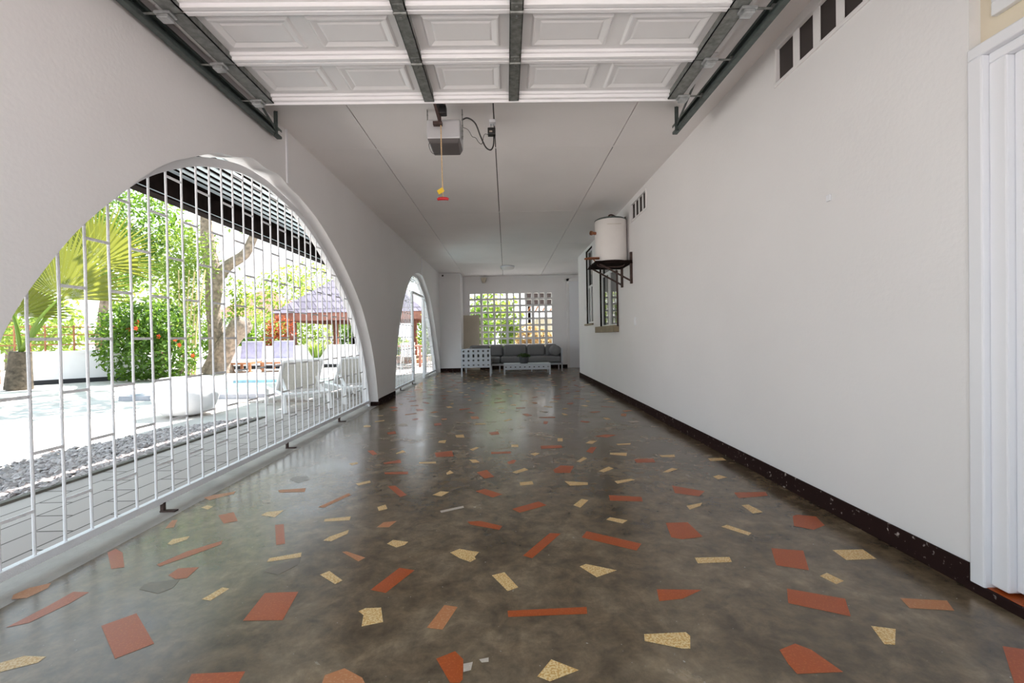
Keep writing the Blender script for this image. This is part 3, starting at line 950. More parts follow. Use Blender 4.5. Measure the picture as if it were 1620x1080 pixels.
part(le, 'light_lens', M['dark_lens'], op, bevel=0.006)
for sx in (-0.145, 0.145):
    st = MB().box(ox + sx - .002, ox + sx + .002, 3.70, 3.73, 2.66, HT)
    for q in range(5):
        st.tube([(ox + sx - .005, 3.715, 2.68 + q * .045), (ox + sx + .005, 3.715, 2.68 + q * .045)], .006, 6)
    part(st, 'hanging_strap', M['galv'], op)
part(MB().box(ox - 0.02, ox + 0.02, 0.65, 3.62, 2.80, 2.83), 'rail', M['track'], op)
trl = MB().box(ox - 0.035, ox + 0.035, 3.34, 3.50, 2.775, 2.845).box(ox + .0, ox + .05, 3.40, 3.46, 2.72, 2.78)
tro_ = part(trl, 'trolley', M['black'], op, bevel=0.004)
arm = MB().bar((ox - 0.03, 3.27, 2.775), (ox - 0.012, 3.50, 2.69), 0.02, 0.005).bar((ox + .0, 3.42, 2.79), (ox - .012, 3.50, 2.69), .02, .005).obox((ox - .03, 3.5, 2.685), (.035, 0, .0), (0, .02, 0), (0, 0, .012))
subpart(arm, 'door_arm', M['rust'], op, tro_)
cord_ = part(MB().tube([(ox - 0.005, 3.50, 2.74), (ox - .005, 3.50, 2.5), (ox, 3.50, 2.11)], 0.0045, 6), 'release_cord', M['cord'], op)
hdl = MB().tube([(ox - 0.044, 3.5, 2.092), (ox - .03, 3.5, 2.098), (ox, 3.5, 2.10), (ox + .03, 3.5, 2.098), (ox + 0.044, 3.5, 2.092)], [0.009, .012, .013, .012, .009], 10)
subpart(hdl, 'red_handle', M['red'], op, cord_, smooth=True)['label'] = 'red plastic pull handle'
tg = MB().obox((ox - 0.016, 3.497, 2.158), (0.022, 0, 0.013), (0, 0.0012, 0), (-0.008, 0, 0.016))
subpart(tg, 'yellow_tag', M['yellow'], op, cord_)['label'] = 'yellow tag on the cord'
w1 = catmull([(ox + .14, 3.72, 2.82), (ox + .19, 3.72, 2.835), (ox + .25, 3.74, 2.80), (ox + .29, 3.78, 2.71), (ox + .33, 3.83, 2.64), (ox + .37, 3.88, 2.635), (ox + .395, 3.9, 2.68), (ox + .402, 3.91, 2.775)], 6)
part(MB().tube(w1, 0.006, 6), 'power_cable', M['black'], op)
w2 = catmull([(ox + .145, 3.72, 2.76), (ox + .19, 3.74, 2.745), (ox + .22, 3.76, 2.70), (ox + .25, 3.78, 2.695), (ox + .275, 3.8, 2.665), (ox + .30, 3.83, 2.67), (ox + .32, 3.86, 2.76), (ox + .36, 3.9, 2.775)], 5)
part(MB().tube(w2, 0.0025, 5), 'bell_wire', M['black'], op)
part(MB().tube(catmull([(ox - .11, 3.62, 2.60), (ox - .115, 3.58, 2.55), (ox - .08, 3.54, 2.47), (ox - .01, 3.505, 2.455)], 6), 0.0022, 5), 'thin_wire', M['black'], op)

ad = empty('power_adapter', (-0.098, 3.92, 2.775), 'small black power adapter hanging from the ceiling socket', 'adapter')
adb = part(MB().box(-0.132, -0.064, 3.885, 3.945, 2.775, 2.835), 'adapter_body', M['black'], ad, bevel=0.006)
subpart(MB().box(-0.117, -0.092, 3.884, 3.8855, 2.792, 2.806), 'rating_label', M['palechip'], ad, adb)
subpart(MB().box(-0.105, -0.099, 3.905, 3.912, 2.835, 2.876).box(-0.085, -0.079, 3.905, 3.912, 2.835, 2.876), 'prong', M['galv_light'], ad, adb)
so = MB().box(-0.118, -0.062, 3.87, 3.945, 2.872, HT)
tag(so.build('ceiling_socket', M['trim'], bevel=0.006), 'square white socket on the ceiling above the black adapter', 'socket')


# ------------------------------------------------------------------ conduits, ceiling lamp, small devices
def conduit(y, z0, label):
    tag(MB().box(XL, XL + 0.014, y - 0.012, y + 0.012, z0, HT).build('cable_conduit', M['trim'], bevel=0.003), label, 'conduit')


conduit(4.02, 2.42, 'thin white conduit from ceiling down to the large near arch')
conduit(10.36, 2.47, 'thin white conduit from ceiling down to the far arch')
lp = bp(803, 421, 2, HT)
cl = empty('ceiling_lamp', (lp.x, lp.y, HT), 'round white dome lamp on the far ceiling', 'ceiling lamp')
MB().lathe([(0.185, 0.0), (0.19, -0.02), (0.18, -0.035)], n=28).build('lamp_base', M['trim'], cl, smooth=True)
MB().lathe([(0.175, -0.03), (0.17, -0.06), (0.14, -0.095), (0.09, -0.118), (0.02, -0.125)], n=28).build('diffuser', M['tank'], cl, smooth=True)
dc = empty('security_camera', (-1.84, Y_PIER, 2.83), 'tiny black camera at the top of the far pier', 'camera')
MB().box(-0.022, 0.022, -0.02, 0.0, -0.02, 0.03).build('mount', M['grey_plastic'], dc)
MB().tube([(0, -0.02, 0), (0, -0.07, -0.01)], 0.024, 12).build('camera_body', M['black'], dc)
bxp = bp(765, 437, 1, Y_BACK)
bl = empty('wall_lantern', (bxp.x, Y_BACK, 2.80), 'small beige wall lantern under the ceiling on the far wall', 'lantern')
MB().box(-0.08, 0.08, -0.03, 0.0, -0.02, 0.06).build('wall_plate', M['board'], bl, bevel=0.004)
MB().lathe([(0.09, 0.03), (0.085, 0.0), (0.06, -0.09), (0.04, -0.12)], c=(0.01, -0.12, 0), n=16).build('lantern_shade', M['board'], bl, smooth=True)

# ------------------------------------------------------------------ water heater
hx, hy = 1.548, 6.46
wh = empty('water_heater', (hx, hy, 2.05), 'white cylindrical water heater tank on a wall shelf', 'water heater')
tk = MB().lathe([(0.218, 2.06), (0.226, 2.065), (0.226, 2.655), (0.223, 2.66)], c=(hx, hy, 0), n=40)
tkb = part(tk, 'tank_body', M['tank'], wh, smooth=True)
part(MB().lathe([(0.229, 2.655), (0.229, 2.668), (0.20, 2.685), (0.05, 2.692)], c=(hx, hy, 0), n=40), 'tank_lid', M['track'], wh, smooth=True)
part(MB().lathe([(0.230, 2.048), (0.230, 2.064)], c=(hx, hy, 0), n=40), 'base_ring', M['rust'], wh, smooth=True)
part(MB().tube(catmull([(hx - .02, hy, 2.68), (hx - .02, hy, 2.74), (hx + .03, hy, 2.75), (hx + .13, hy + .02, 2.70), (hx + .2, hy + .04, 2.70), (XR, hy + .05, 2.73)], 5), 0.012, 8), 'top_pipe', M['rust'], wh, smooth=True)
part(MB().tube([(hx - .23, hy - .05, 2.475), (hx - .30, hy - .08, 2.475)], 0.022, 10).tube([(hx - .285, hy - .075, 2.475), (hx - .31, hy - .085, 2.475)], 0.032, 8), 'inlet_valve', M['copper'], wh)
part(MB().tube([(hx - .2, hy - .12, 2.105), (hx - .36, hy - .17, 2.095), (hx - .42, hy - .19, 2.085)], [0.018, .02, .012], 10).tube([(hx - .3, hy - .15, 2.10), (hx - .27, hy - .16, 2.06), (hx - .2, hy - .18, 2.01)], 0.009, 6), 'drain_tap', M['copper'], wh)
subpart(MB().box(hx - .10, hx + .10, hy - .2275, hy - .2225, 2.566, 2.570), 'seam_line', M['board'], wh, tkb)

sh = empty('heater_shelf', (1.55, 6.45, 2.03), 'dark metal wall bracket shelf under the water heater', 'shelf bracket')
t = MB()
t.add([(1.27, 6.20, 2.046), (1.77, 6.17, 2.046), (1.77, 6.74, 2.046), (1.27, 6.70, 2.046), (1.25, 6.16, 2.0), (1.78, 6.15, 2.0), (1.78, 6.76, 2.0), (1.25, 6.74, 2.0)],
      [(0, 1, 2, 3), (7, 6, 5, 4), (0, 4, 5, 1), (1, 5, 6, 2), (2, 6, 7, 3), (3, 7, 4, 0)])
part(t, 'tray', M['dark'], sh, bevel=0.004)
for y in (6.20, 6.70):
    part(MB().box(XR - .03, XR, y - .02, y + .02, 1.72, 2.16 if y < 6.5 else 2.03).tube([(1.76, y, 1.76), (1.33, y, 2.0)], 0.013, 8), 'wall_arm', M['rust'], sh)
part(MB().tube(catmull([(1.30, 6.25, 2.0), (1.33, 6.22, 1.965), (1.50, 6.2, 1.955), (1.64, 6.2, 1.965), (1.68, 6.2, 2.0)], 6), 0.008, 6), 'curved_brace', M['rust'], sh)
tag(MB().tube([(XR - .02, 6.98, 1.14), (XR - .02, 6.98, 2.02)], 0.014, 10).build('water_pipe', M['rust']), 'dark vertical pipe below heater beside the near window', 'pipe')


def wall_plate(y, z, w, h, label):
    root = empty('light_switch', (XR, y, z), label, 'switch')
    part(MB().box(XR - .010, XR, y - w / 2, y + w / 2, z - h / 2, z + h / 2), 'switch_plate', M['trim'], root, bevel=.003)
    part(MB().box(XR - .016, XR - .009, y - w * .2, y + w * .2, z - h * .25, z + h * .25), 'rocker', M['trim'], root, bevel=.002)


wall_plate(6.09, 1.185, .07, .115, 'small white switch on the right wall just in front of the water heater window')
wall_plate(9.93, 1.62, .08, .12, 'small white switch on the right wall beyond the narrower window')
tag(MB().box(XR - .010, XR, 2.395, 2.425, 1.715, 1.75).build('cable_clip', M['trim'], bevel=.003), 'tiny white clip stuck alone on the big bare right wall', 'clip')


# ------------------------------------------------------------------ grilles
RUNG_LIMIT = 100


def rect_sweep(curve, x, w, t):
    """flat frame following the arch curve just inside the opening"""
    mb = MB()
    pts = [Vector((0, p.x, p.y)) for p in curve]
    nn = len(pts)
    vs = []
    for i, p in enumerate(pts):
        a = pts[max(0, i - 1)]
        b = pts[min(nn - 1, i + 1)]
        tg_ = (b - a).normalized()
        nr = Vector((0, tg_.z, -tg_.y))               # pointing into the opening
        for sx, sn in ((-t, 0.004), (t, 0.004), (t, w), (-t, w)):
            vs.append((x + sx, p.y + nr.y * sn, p.z + nr.z * sn))
    fs = []
    for i in range(nn - 1):
        for k in range(4):
            a, b = i * 4 + k, i * 4 + (k + 1) % 4
            fs.append((a, b, b + 4, a + 4))
    fs += [(0, 1, 2, 3), tuple(range((nn - 1) * 4 + 3, (nn - 1) * 4 - 1, -1))]
    return mb.add(vs, fs)


def grille(root, curve, ys, gap=None, feet=(), far=False):
    g = XG
    part(rect_sweep(curve, g, 0.065, 0.012), 'arch_frame', M['grille'], root)
    y0, y1 = curve[0].x + 0.02, curve[-1].x - 0.02
    segs = [(y0, y1)] if not gap else [(y0, gap[0]), (gap[1], y1)]
    for a, b in segs:
        part(MB().box(g - 0.018, g + 0.018, a, b, 0.045, 0.085), 'bottom_rail', M['grille'], root, bevel=0.003)
    for y in feet:
        part(MB().box(g + .0, g + .02, y - .01, y + .01, -0.004, 0.05).box(g, g + .09, y - .015, y + .015, -0.004, 0.004), 'foot', M['rust'], root)
    rung = []
    for k, y in enumerate(ys):
        zt = curve_z(curve, y)
        if zt is None or zt < 0.14:
            continue
        zb = 0.08
        if gap and gap[0] - .02 < y < gap[1] + .02:
            zb = gap[2]
        if zt - zb > 0.05:
            seg = [(g, y, zb)] + [(g + rnd.uniform(-.002, .002), y + rnd.uniform(-.003, .003), zb + (zt - zb) * q / 5) for q in range(1, 5)] + [(g, y, zt - .005)]
            part(MB().tube(seg, 0.0068, 7), 'bar', M['grille'], root, smooth=True)
    for k, (ya, yb) in enumerate(zip(ys, ys[1:])):
        z = 0.53 if k % 2 else 0.28
        while z < 2.5:
            za, zb_ = curve_z(curve, ya), curve_z(curve, yb)
            if za and zb_ and z < min(za, zb_) - 0.02:
                if not (gap and ya > gap[0] - .05 and yb < gap[1] + .05 and z < gap[2]):
                    rung.append((ya, yb, z))
            z += 0.5
    rest = MB()
    for i, (ya, yb, z) in enumerate(rung):
        mb = MB().bar((g + 0.004, ya, z), (g + 0.004, yb, z), 0.006, 0.014)
        if i < RUNG_LIMIT - (2 if len(rung) > RUNG_LIMIT else 0):
            part(mb, 'rung', M['grille'], root)
        else:
            rest.add(mb.v, mb.f)
    if rest.v:
        o = part(rest, 'rung', M['grille'], root)
        o['kind'] = 'stuff'


g1 = empty('security_grille', (XG, 4.08, 0.0), 'white barred security grille filling the large near arch', 'grille')
ys1 = [1.548 + 0.1345 * k for k in range(39)]
grille(g1, ARCH1, ys1, feet=(2.66, 4.16, 5.45))
g2 = empty('security_grille', (XG, 10.3, 0.0), 'white barred grille with a doorway in the far arch', 'grille')
ys2 = [7.80 + 0.135 * k for k in range(39)]
GAP = (9.86, 11.08, 2.03)
grille(g2, ARCH2, ys2, gap=GAP, feet=(8.6, 9.7))
fr = MB().box(XG - .025, XG + .025, GAP[0] - .025, GAP[0] + .025, 0, GAP[2]).box(XG - .025, XG + .025, GAP[1] - .025, GAP[1] + .025, 0, GAP[2]).box(XG - .025, XG + .025, GAP[0], GAP[1], GAP[2] - .025, GAP[2] + .025)
part(fr, 'door_frame', M['grille'], g2)
gl = empty('grille_door', (XG + 0.03, GAP[1] - 0.04, 0.0), 'white barred gate leaf standing open at the far arch doorway', 'gate', rz=R(-77))
L = 1.14
f = MB().box(-L, 0, -.018, .018, 0.04, 0.08).box(-L, 0, -.018, .018, 1.94, 1.98).box(-L, -L + .04, -.018, .018, .04, 1.98).box(-.04, 0, -.018, .018, .04, 1.98)
f.build('leaf_frame', M['grille'], gl, bevel=0.003)
for k in range(1, 9):
    MB().tube([(-L + k * L / 9, 0, .08), (-L + k * L / 9, 0, 1.94)], .0068, 6).build('bar', M['grille'], gl)
MB().box(-L - .01, -L + .14, -.03, .03, 0.92, 1.10).build('lock_box', M['grille'], gl, bevel=0.01)
MB().tube([(-L + .02, 0, 0.0), (-L + .02, 0, .3)], .008, 6).build('drop_bolt', M['galv'], gl)
gl.rotation_euler = (0, 0, math.atan2(0.94, -0.14) - math.pi)

# ------------------------------------------------------------------ lounge furniture at the far end
def cushion(x0, x1, y0, y1, z0, z1, name, root, b=0.05):
    return part(MB().box(x0, x1, y0, y1, z0, z1), name, M['cushion'], root, bevel=min(b, (z1 - z0) * .45, (y1 - y0) * .45), seg=4)


def perforated(mb, x0, x1, z0, z1, y, t, cols, rows, hw, hh):
    """sheet in the XZ plane with a grid of square holes"""
    gx_, gz_ = [x0], [z0]
    for c in range(cols):
        cx = x0 + (x1 - x0) * (c + .5) / cols
        gx_ += [cx - hw, cx + hw]
    for r_ in range(rows):
        cz = z0 + (z1 - z0) * (r_ + .5) / rows
        hh_ = hh[r_] if isinstance(hh, (list, tuple)) else hh
        gz_ += [cz - hh_, cz + hh_]
    gx_.append(x1)
    gz_.append(z1)
    for i in range(len(gx_) - 1):
        for j in range(len(gz_) - 1):
            if i % 2 == 1 and j % 2 == 1:
                continue
            mb.box(gx_[i], gx_[i + 1], y - t, y + t, gz_[j], gz_[j + 1])
    return mb


sf = empty('corner_sofa', (0.2, 12.9, 0.0), 'long grey cushioned corner sofa with perforated pale metal end panel', 'sofa')
SY0, SY1 = 12.48, 13.30
SX0, SX1 = -1.15, 1.58
m = MB().box(SX0, SX1, SY0, SY0 + .04, 0.20, 0.25).box(SX0, SX1, SY1 - .04, SY1, .20, .25).box(SX0, SX1, SY0, SY1, .235, .25)
m.box(SX1 - .04, SX1, SY0, SY1, .2, .66).box(SX0, SX1, SY1 - .03, SY1, .25, .68)
m.box(-1.15, -0.42, 11.27, SY0, 0.225, 0.25).box(-1.15, -1.12, 11.27, SY1, .25, .68)
part(m, 'sofa_frame', M['sofa_metal'], sf, bevel=0.004)
pp = MB()
perforated(pp, -1.16, -0.41, 0.235, 0.71, 11.26, 0.008, 6, 4, 0.024, [.016, .022, .040, .026])
part(pp, 'perforated_panel', M['sofa_metal'], sf)
for x, y in ((-1.15, 11.28), (-0.42, 11.28), (-1.15, 12.5), (-0.42, 12.1), (SX1 - .02, SY0 + .02), (SX1 - .02, SY1 - .02), (-.2, SY0 + .02), (.7, SY0 + .02)):
    part(MB().box(x - .017, x + .017, y - .017, y + .017, 0, .235), 'leg', M['sofa_metal'], sf)
for a, b in ((-1.10, -0.18), (-0.17, 0.42), (0.43, 1.53)):
    cushion(a, b, SY0 + .0, SY1 - .14, .25, .43, 'seat_cushion', sf)
cushion(-1.10, -0.40, 11.30, 12.47, .25, .43, 'seat_cushion', sf)
for a, b in ((-1.10, -.50), (-0.49, -.10), (-0.09, .60), (.61, 1.14), (1.15, 1.50)):
    cushion(a, b, SY1 - .20, SY1 - .03, .42, .76, 'back_cushion', sf, 0.07)
cushion(-1.11, -.97, 11.32, 13.1, .42, .69, 'back_cushion', sf, .06)
bol = MB().lathe([(0.02, -.30), (.12, -.29), (.15, -.26), (.155, 0), (.15, .26), (.12, .29), (.02, .30)], n=20)
bol.v = [(x + 1.40, z + 12.80, y + .585) for x, y, z in bol.v]
part(bol, 'bolster', M['cushion'], sf, smooth=True)

ct = empty('coffee_table', (0.53, 11.85, 0), 'low pale metal coffee table with perforated apron before the sofa', 'coffee table')
TX0, TX1, TY0, TY1 = -0.085, 1.145, 11.55, 12.15
part(MB().box(TX0, TX1, TY0, TY1, .272, .285), 'table_top', M['sofa_metal'], ct, bevel=.003)
ap = MB()
perforated(ap, TX0, TX1, .135, .272, TY0 + .01, .006, 10, 1, .019, .012)
ap.box(TX0, TX0 + .012, TY0 + .016, TY1 - .016, .135, .272).box(TX1 - .012, TX1, TY0 + .016, TY1 - .016, .135, .272)
part(ap, 'apron', M['sofa_metal'], ct)
for x in (TX0 + .02, TX1 - .02):
    for y in (TY0 + .02, TY1 - .02):
        part(MB().box(x - .018, x + .018, y - .018, y + .018, 0, .15), 'leg', M['sofa_metal'], ct)


# ------------------------------------------------------------------ foliage helper
def leaves(mb, blobs, n, size, rng, flat=0.5, mi=0, shell=0.55, droop=0.0):
    """n small folded leaves spread through ellipsoids (cx,cy,cz,rx,ry,rz)"""
    w = np.array([b[3] * b[4] * b[5] for b in blobs]) ** 0.67
    w = w / w.sum()
    which = rng.choice(len(blobs), n, p=w)
    for i in which:
        cx, cy, cz, rx, ry, rz = blobs[i]
        d = rng.normal(size=3)
        d /= np.linalg.norm(d)
        rr = shell + (1 - shell) * rng.random() ** 0.6
        rr *= 0.85 + 0.3 * rng.random()
        p = np.array([cx + d[0] * rx * rr, cy + d[1] * ry * rr, cz + d[2] * rz * rr])
        if p[2] < GZ + 0.03:
            p[2] = GZ + 0.03 + rng.random() * 0.1
        nrm = d * 0.6 + rng.normal(size=3) * 0.7 + np.array([0, 0, 0.4])
        nrm /= np.linalg.norm(nrm)
        t = np.cross(nrm, rng.normal(size=3))
        t /= np.linalg.norm(t)
        b = np.cross(nrm, t)
        s = size * (0.6 + 0.8 * rng.random())
        L, W = s, s * flat
        v = [p - t * L * .5, p + b * W * .5 + nrm * W * .15, p + t * L * .5 - nrm * L * .12, p - b * W * .5 + nrm * W * .15]
        mb.add([tuple(q) for q in v], [(0, 1, 2), (0, 2, 3)], mi)
    return mb


def fast_build(mb, name, mats, parent=None, loc=None):
    return mb.build(name, mats, parent, loc=loc)


rg = np.random.default_rng(5)

# plant on the coffee table
pt = empty('potted_plant', (0.46, 11.82, .285), 'small dark potted plant standing on the coffee table', 'potted plant')
MB().lathe([(.10, 0), (.125, .05), (.13, .16), (.115, .17), (.105, .15)], n=20).build('pot', M['pot_dark'], pt, smooth=True)
leaves(MB(), [(0, 0, .20, .17, .12, .06)], 160, .07, rg).build('foliage', M['leaf_dark'], pt)

# beige board leaning behind the sofa
tag(MB().obox((-1.075, 13.72, .845), (.25, 0, 0), (0, .010, 0), (0, .075, .845)).build('leaning_board', M['board'], bevel=.003),
    'plain beige board leaning on the far wall behind the sofa', 'board')

# ------------------------------------------------------------------ patio roof outside the arches
pr = empty('pergola', (-2.9, 7.0, 2.45), 'slatted pergola roof with dark beam outside the arches', 'pergola')
RY0, RY1 = 0.6, 13.6
part(MB().box(-3.44, -3.38, RY0, RY1, 2.475, 2.66), 'fascia_beam', M['dark'], pr)
part(MB().box(-3.46, -3.36, RY0, RY1, 2.462, 2.476), 'drip_edge', M['slat'], pr)
part(MB().box(-3.475, -3.35, RY0, RY1, 2.442, 2.462), 'lower_batten', M['dark'], pr)
part(MB().box(-3.47, -3.44, RY0, RY1, 2.476, 2.83), 'gutter_board', M['dark'], pr)
for k in range(10):
    x = -3.27 + k * 0.11
    part(MB().box(x - .025, x + .025, RY0, RY1, 2.69, 2.70), 'slat', M['slat'], pr)
part(MB().box(-3.44, -2.665, RY0, RY1, 2.80, 2.83).box(-2.605, XL - WT - .006, RY0, RY1, 2.80, 2.83), 'roof_sheet', M['dark'], pr)
for y in (0.7, 4.0, 7.3, 10.4, 13.4):
    part(MB().box(-3.44, XL - WT - .006, y - .03, y + .03, 2.70, 2.80), 'rafter', M['dark'], pr)

# ------------------------------------------------------------------ garden ground
gr = MB().add([(-60, -30, GZ - .02), (XL - .25, -30, GZ - .02), (XL - .25, 60, GZ - .02), (-60, 60, GZ - .02)], [(0, 1, 2, 3)])
struct(gr.build('ground_sand', M['sand']), 'pale sandy garden ground', 'ground')
g2_ = MB().add([(XL - .25, 14.1, GZ - .02), (60, 14.1, GZ - .02), (60, 60, GZ - .02), (XL - .25, 60, GZ - .02)], [(0, 1, 2, 3)])
struct(g2_.build('ground_rear', M['grass_dry']), 'bare ground behind the far wall', 'ground')
g3_ = MB().add([(XL - .25, -30, GZ - .02), (40, -30, GZ - .02), (40, -0.6, GZ - .02), (XL - .25, -.6, GZ - .02)], [(0, 1, 2, 3)])
struct(g3_.build('ground_driveway', M['drive']), 'pale driveway in front of the garage', 'driveway')
struct(MB().box(-3.27, XL - .26, -0.6, 7.6, GZ - .02, GZ).box(-4.6, XL - .26, 7.6, 20.0, GZ - .02, GZ - .002).build('ground_pavers', M['pavers']), 'grey paver path along the arches', 'path')
struct(MB().box(-3.32, -3.27, -0.6, 6.0, GZ - .02, GZ + .018).build('trim_4', M['edging']), 'dark edging between pavers and gravel', 'edging')

# gravel bed
pb = MB()
bed = [(-3.32, -0.4), (-3.32, 5.95), (-3.55, 5.9), (-4.05, 5.2), (-4.25, 4.2), (-4.15, 3.4), (-4.3, 2.2), (-4.2, -.4)]


def in_bed(x, y):
    c = False
    for (x0, y0), (x1, y1) in zip(bed, bed[1:] + bed[:1]):
        if (y0 > y) != (y1 > y) and x < (x1 - x0) * (y - y0) / (y1 - y0) + x0:
            c = not c
    return c


pr_ = random.Random(11)
cnt = 0
while cnt < 5200:
    x, y = pr_.uniform(-4.5, -3.32), pr_.uniform(1.3, 6.1)
    if not in_bed(x + pr_.gauss(0, .07) * (1 if x < -3.9 else 0), y):
        continue
    cnt += 1
    s = pr_.uniform(.016, .034)
    a = pr_.uniform(0, 6.28)
    e1 = Vector((math.cos(a), math.sin(a), pr_.uniform(-.3, .3))) * s * 1.35
    e2 = Vector((-math.sin(a), math.cos(a), pr_.uniform(-.3, .3))) * s * .9
    e3 = Vector((0, 0, s * .62))
    c = Vector((x, y, GZ - .012 + s * .5 + pr_.random() * .012))
    vs = [c + e1, c + e2, c - e1, c - e2, c + e3 + e1 * .25 * pr_.uniform(-1, 1), c - e3]
    pb.add(vs, [(0, 1, 4), (1, 2, 4), (2, 3, 4), (3, 0, 4), (1, 0, 5), (2, 1, 5), (3, 2, 5), (0, 3, 5)])
tag(pb.build('gravel', M['pebble']), 'bed of grey pebbles beside the paver path', 'gravel', kind='stuff')

# ------------------------------------------------------------------ garden objects
# round white pot
pot = MB()
pc = (-4.62, 6.42, GZ - .005)
prof_p = [(0.16, 0.0), (0.30, .04), (.37, .14), (.405, .27), (.385, .40), (.33, .50), (.30, .535), (.27, .53), (.26, .48), (.05, .42)]
pot.lathe(prof_p, c=pc, n=40)
po = pot.build('round_planter', M['white_pot'], smooth=True)
tag(po, 'big round white planter pot on the sand beside the pool', 'planter')

# pool
pool = empty('swimming_pool', (-6, 9.6, GZ), 'pale blue swimming pool with low slate coping', 'pool')
px0, px1, py0, py1 = -6.7, -4.35, 8.15, 11.4
px0b = -7.1
cp = MB()
pz = 0.07
for (a, b, c, d) in ((px0b, px1, py0, py0 + .28), (px0b, px1, py1 - .28, py1), (px0b, px0b + .28, py0 + .28, py1 - .28), (px1 - .28, px1, py0 + .28, py1 - .28)):
    cp.box(a, b, c, d, GZ - .02, pz - .03)
part(cp, 'coping', M['coping'], pool, bevel=.006)
part(MB().box(px0b + .28, px1 - .28, py0 + .28, py1 - .28, GZ - .02, pz - .10), 'water', M['water'], pool)


# loungers
def make_lounger():
    root = empty('sun_lounger', (0, 0, 0), 'white plastic sun lounger with raised back, nearer the round pot', 'sun lounger')
    # local: +x to the feet, y across, back end at x=0
    W = .31
    f = MB()
    for s in (-1, 1):
        f.tube(catmull([(0.0, s * W, .34), (.5, s * W, .36), (1.0, s * W, .36), (1.5, s * W, .37), (1.9, s * W, .33)], 4), .028, 8)
    f.tube([(0.0, -W, .34), (0, W, .34)], .026, 8).tube([(1.9, -W, .33), (1.9, W, .33)], .026, 8)
    f.build('frame', M['resin'], root, smooth=True)
    for s in (-1, 1):
        MB().obox((.02, s * W, .17), (.05, 0, -.02), (0, .022, 0), (.035, 0, .18)).build('leg', M['resin'], root, bevel=.008)
        MB().obox((1.25, s * W, .17), (.05, 0, .01), (0, .022, 0), (-.03, 0, .18)).build('leg', M['resin'], root, bevel=.008)
    st = MB()
    N = 10
    for k in range(N):
        x0 = .78 + k * .113
        st.box(x0, x0 + .10, -W + .03, W - .03, .355, .370)
    st.build('seat_slats', M['sling'], root)
    # raised back leaning over the rear legs
    a = R(58)
    d = Vector((-math.cos(a), 0, math.sin(a)))
    nrm = Vector((math.sin(a), 0, math.cos(a)))
    o = Vector((.62, 0, .33))
    bk = MB()
    for s in (-1, 1):
        bk.bar(o + Vector((0, s * .29, 0)), o + d * .74 + Vector((0, s * .27, 0)), .05, .05, up=(0, 1, 0))
    bk.bar(o + d * .74 + Vector((0, -.29, 0)), o + d * .74 + Vector((0, .29, 0)), .06, .06)
    bk.bar(o + Vector((0, -.29, 0)), o + Vector((0, .29, 0)), .05, .05)
    b_ = bk.build('back_frame', M['resin'], root, bevel=.016)
    sl = MB()
    for k in range(5):
        c = o + d * (.10 + k * .145)
        sl.obox(c, d * .0715, (0, .262, 0), nrm * .006)
    sl.build('backrest', M['sling'], root)
    sup = MB()
    for s in (-1, 1):
        sup.bar(o + d * .33 + Vector((0, s * .25, 0)), (.0 + .14, s * .25, .33), .03, .035, up=(0, 1, 0))
    sup.tube([(.14, -.27, .33), (.14, .27, .33)], .022, 8)
    sup.build('back_support', M['resin'], root, smooth=False)
    return root


lo = make_lounger()
ang = math.atan2(.78, -.62)
lo.scale = (1, 1, .76)
lo.location = (-2.92, 6.50, GZ)
lo.rotation_euler = (0, 0, ang)
dup(lo, (-2.36, 7.30, GZ), ang, 'white plastic sun lounger with raised back, nearer the wall between arches')

# garden walls
for args in (((-12.6, 11.55), (-10.95, 13.1), .86, 'low white garden wall behind the fan palm'),
             ((-10.9, 16.9), (-5.7, 17.2), .84, 'long low white garden wall behind the wooden chairs and gazebo')):
    (a, b, h, lab) = args
    root = empty('garden_wall', (a[0], a[1], GZ), lab, 'garden wall')
    part(MB().bar((a[0], a[1], GZ + h / 2 + .05), (b[0], b[1], GZ + h / 2 + .05), .18, h - .1), 'wall_body', M['garden_wall'], root)
    part(MB().bar((a[0], a[1], GZ + h - .03), (b[0], b[1], GZ + h - .03), .24, .06), 'coping', M['garden_wall'], root)
    part(MB().bar((a[0], a[1], GZ + .04), (b[0], b[1], GZ + .04), .20, .12), 'plinth', M['plinth'], root)
rp = MB()                                             # sloping end of the first wall
rp.add([(-10.95, 13.0, GZ), (-10.1, 13.8, GZ), (-10.95, 13.0, .82), (-10.95, 13.2, GZ), (-10.1, 14.0, GZ), (-10.95, 13.2, .82)],
       [(0, 1, 2), (5, 4, 3), (0, 3, 4, 1), (1, 4, 5, 2), (2, 5, 3, 0)])
tag(rp.build('ramp_wall', M['garden_wall']), 'sloping white wall end running down beside the green bush', 'garden wall')

# fence behind the first garden wall
fn = empty('garden_fence', (-13, 13, GZ), 'brown wire fence above the low white garden wall', 'fence')
fm = MB()
for k in range(16):
    tpar = k / 15
    x, y = -14.2 + 3.2 * tpar, 11.4 + 2.9 * tpar
    part(MB().tube([(x, y, GZ), (x, y, 1.55)], .022, 6), 'post', M['teak'], fn)
for z in (1.0, 1.28, 1.5):
    fm.bar((-14.2, 11.4, z), (-11, 14.3, z), .02, .03)
part(fm, 'rails', M['teak'], fn)


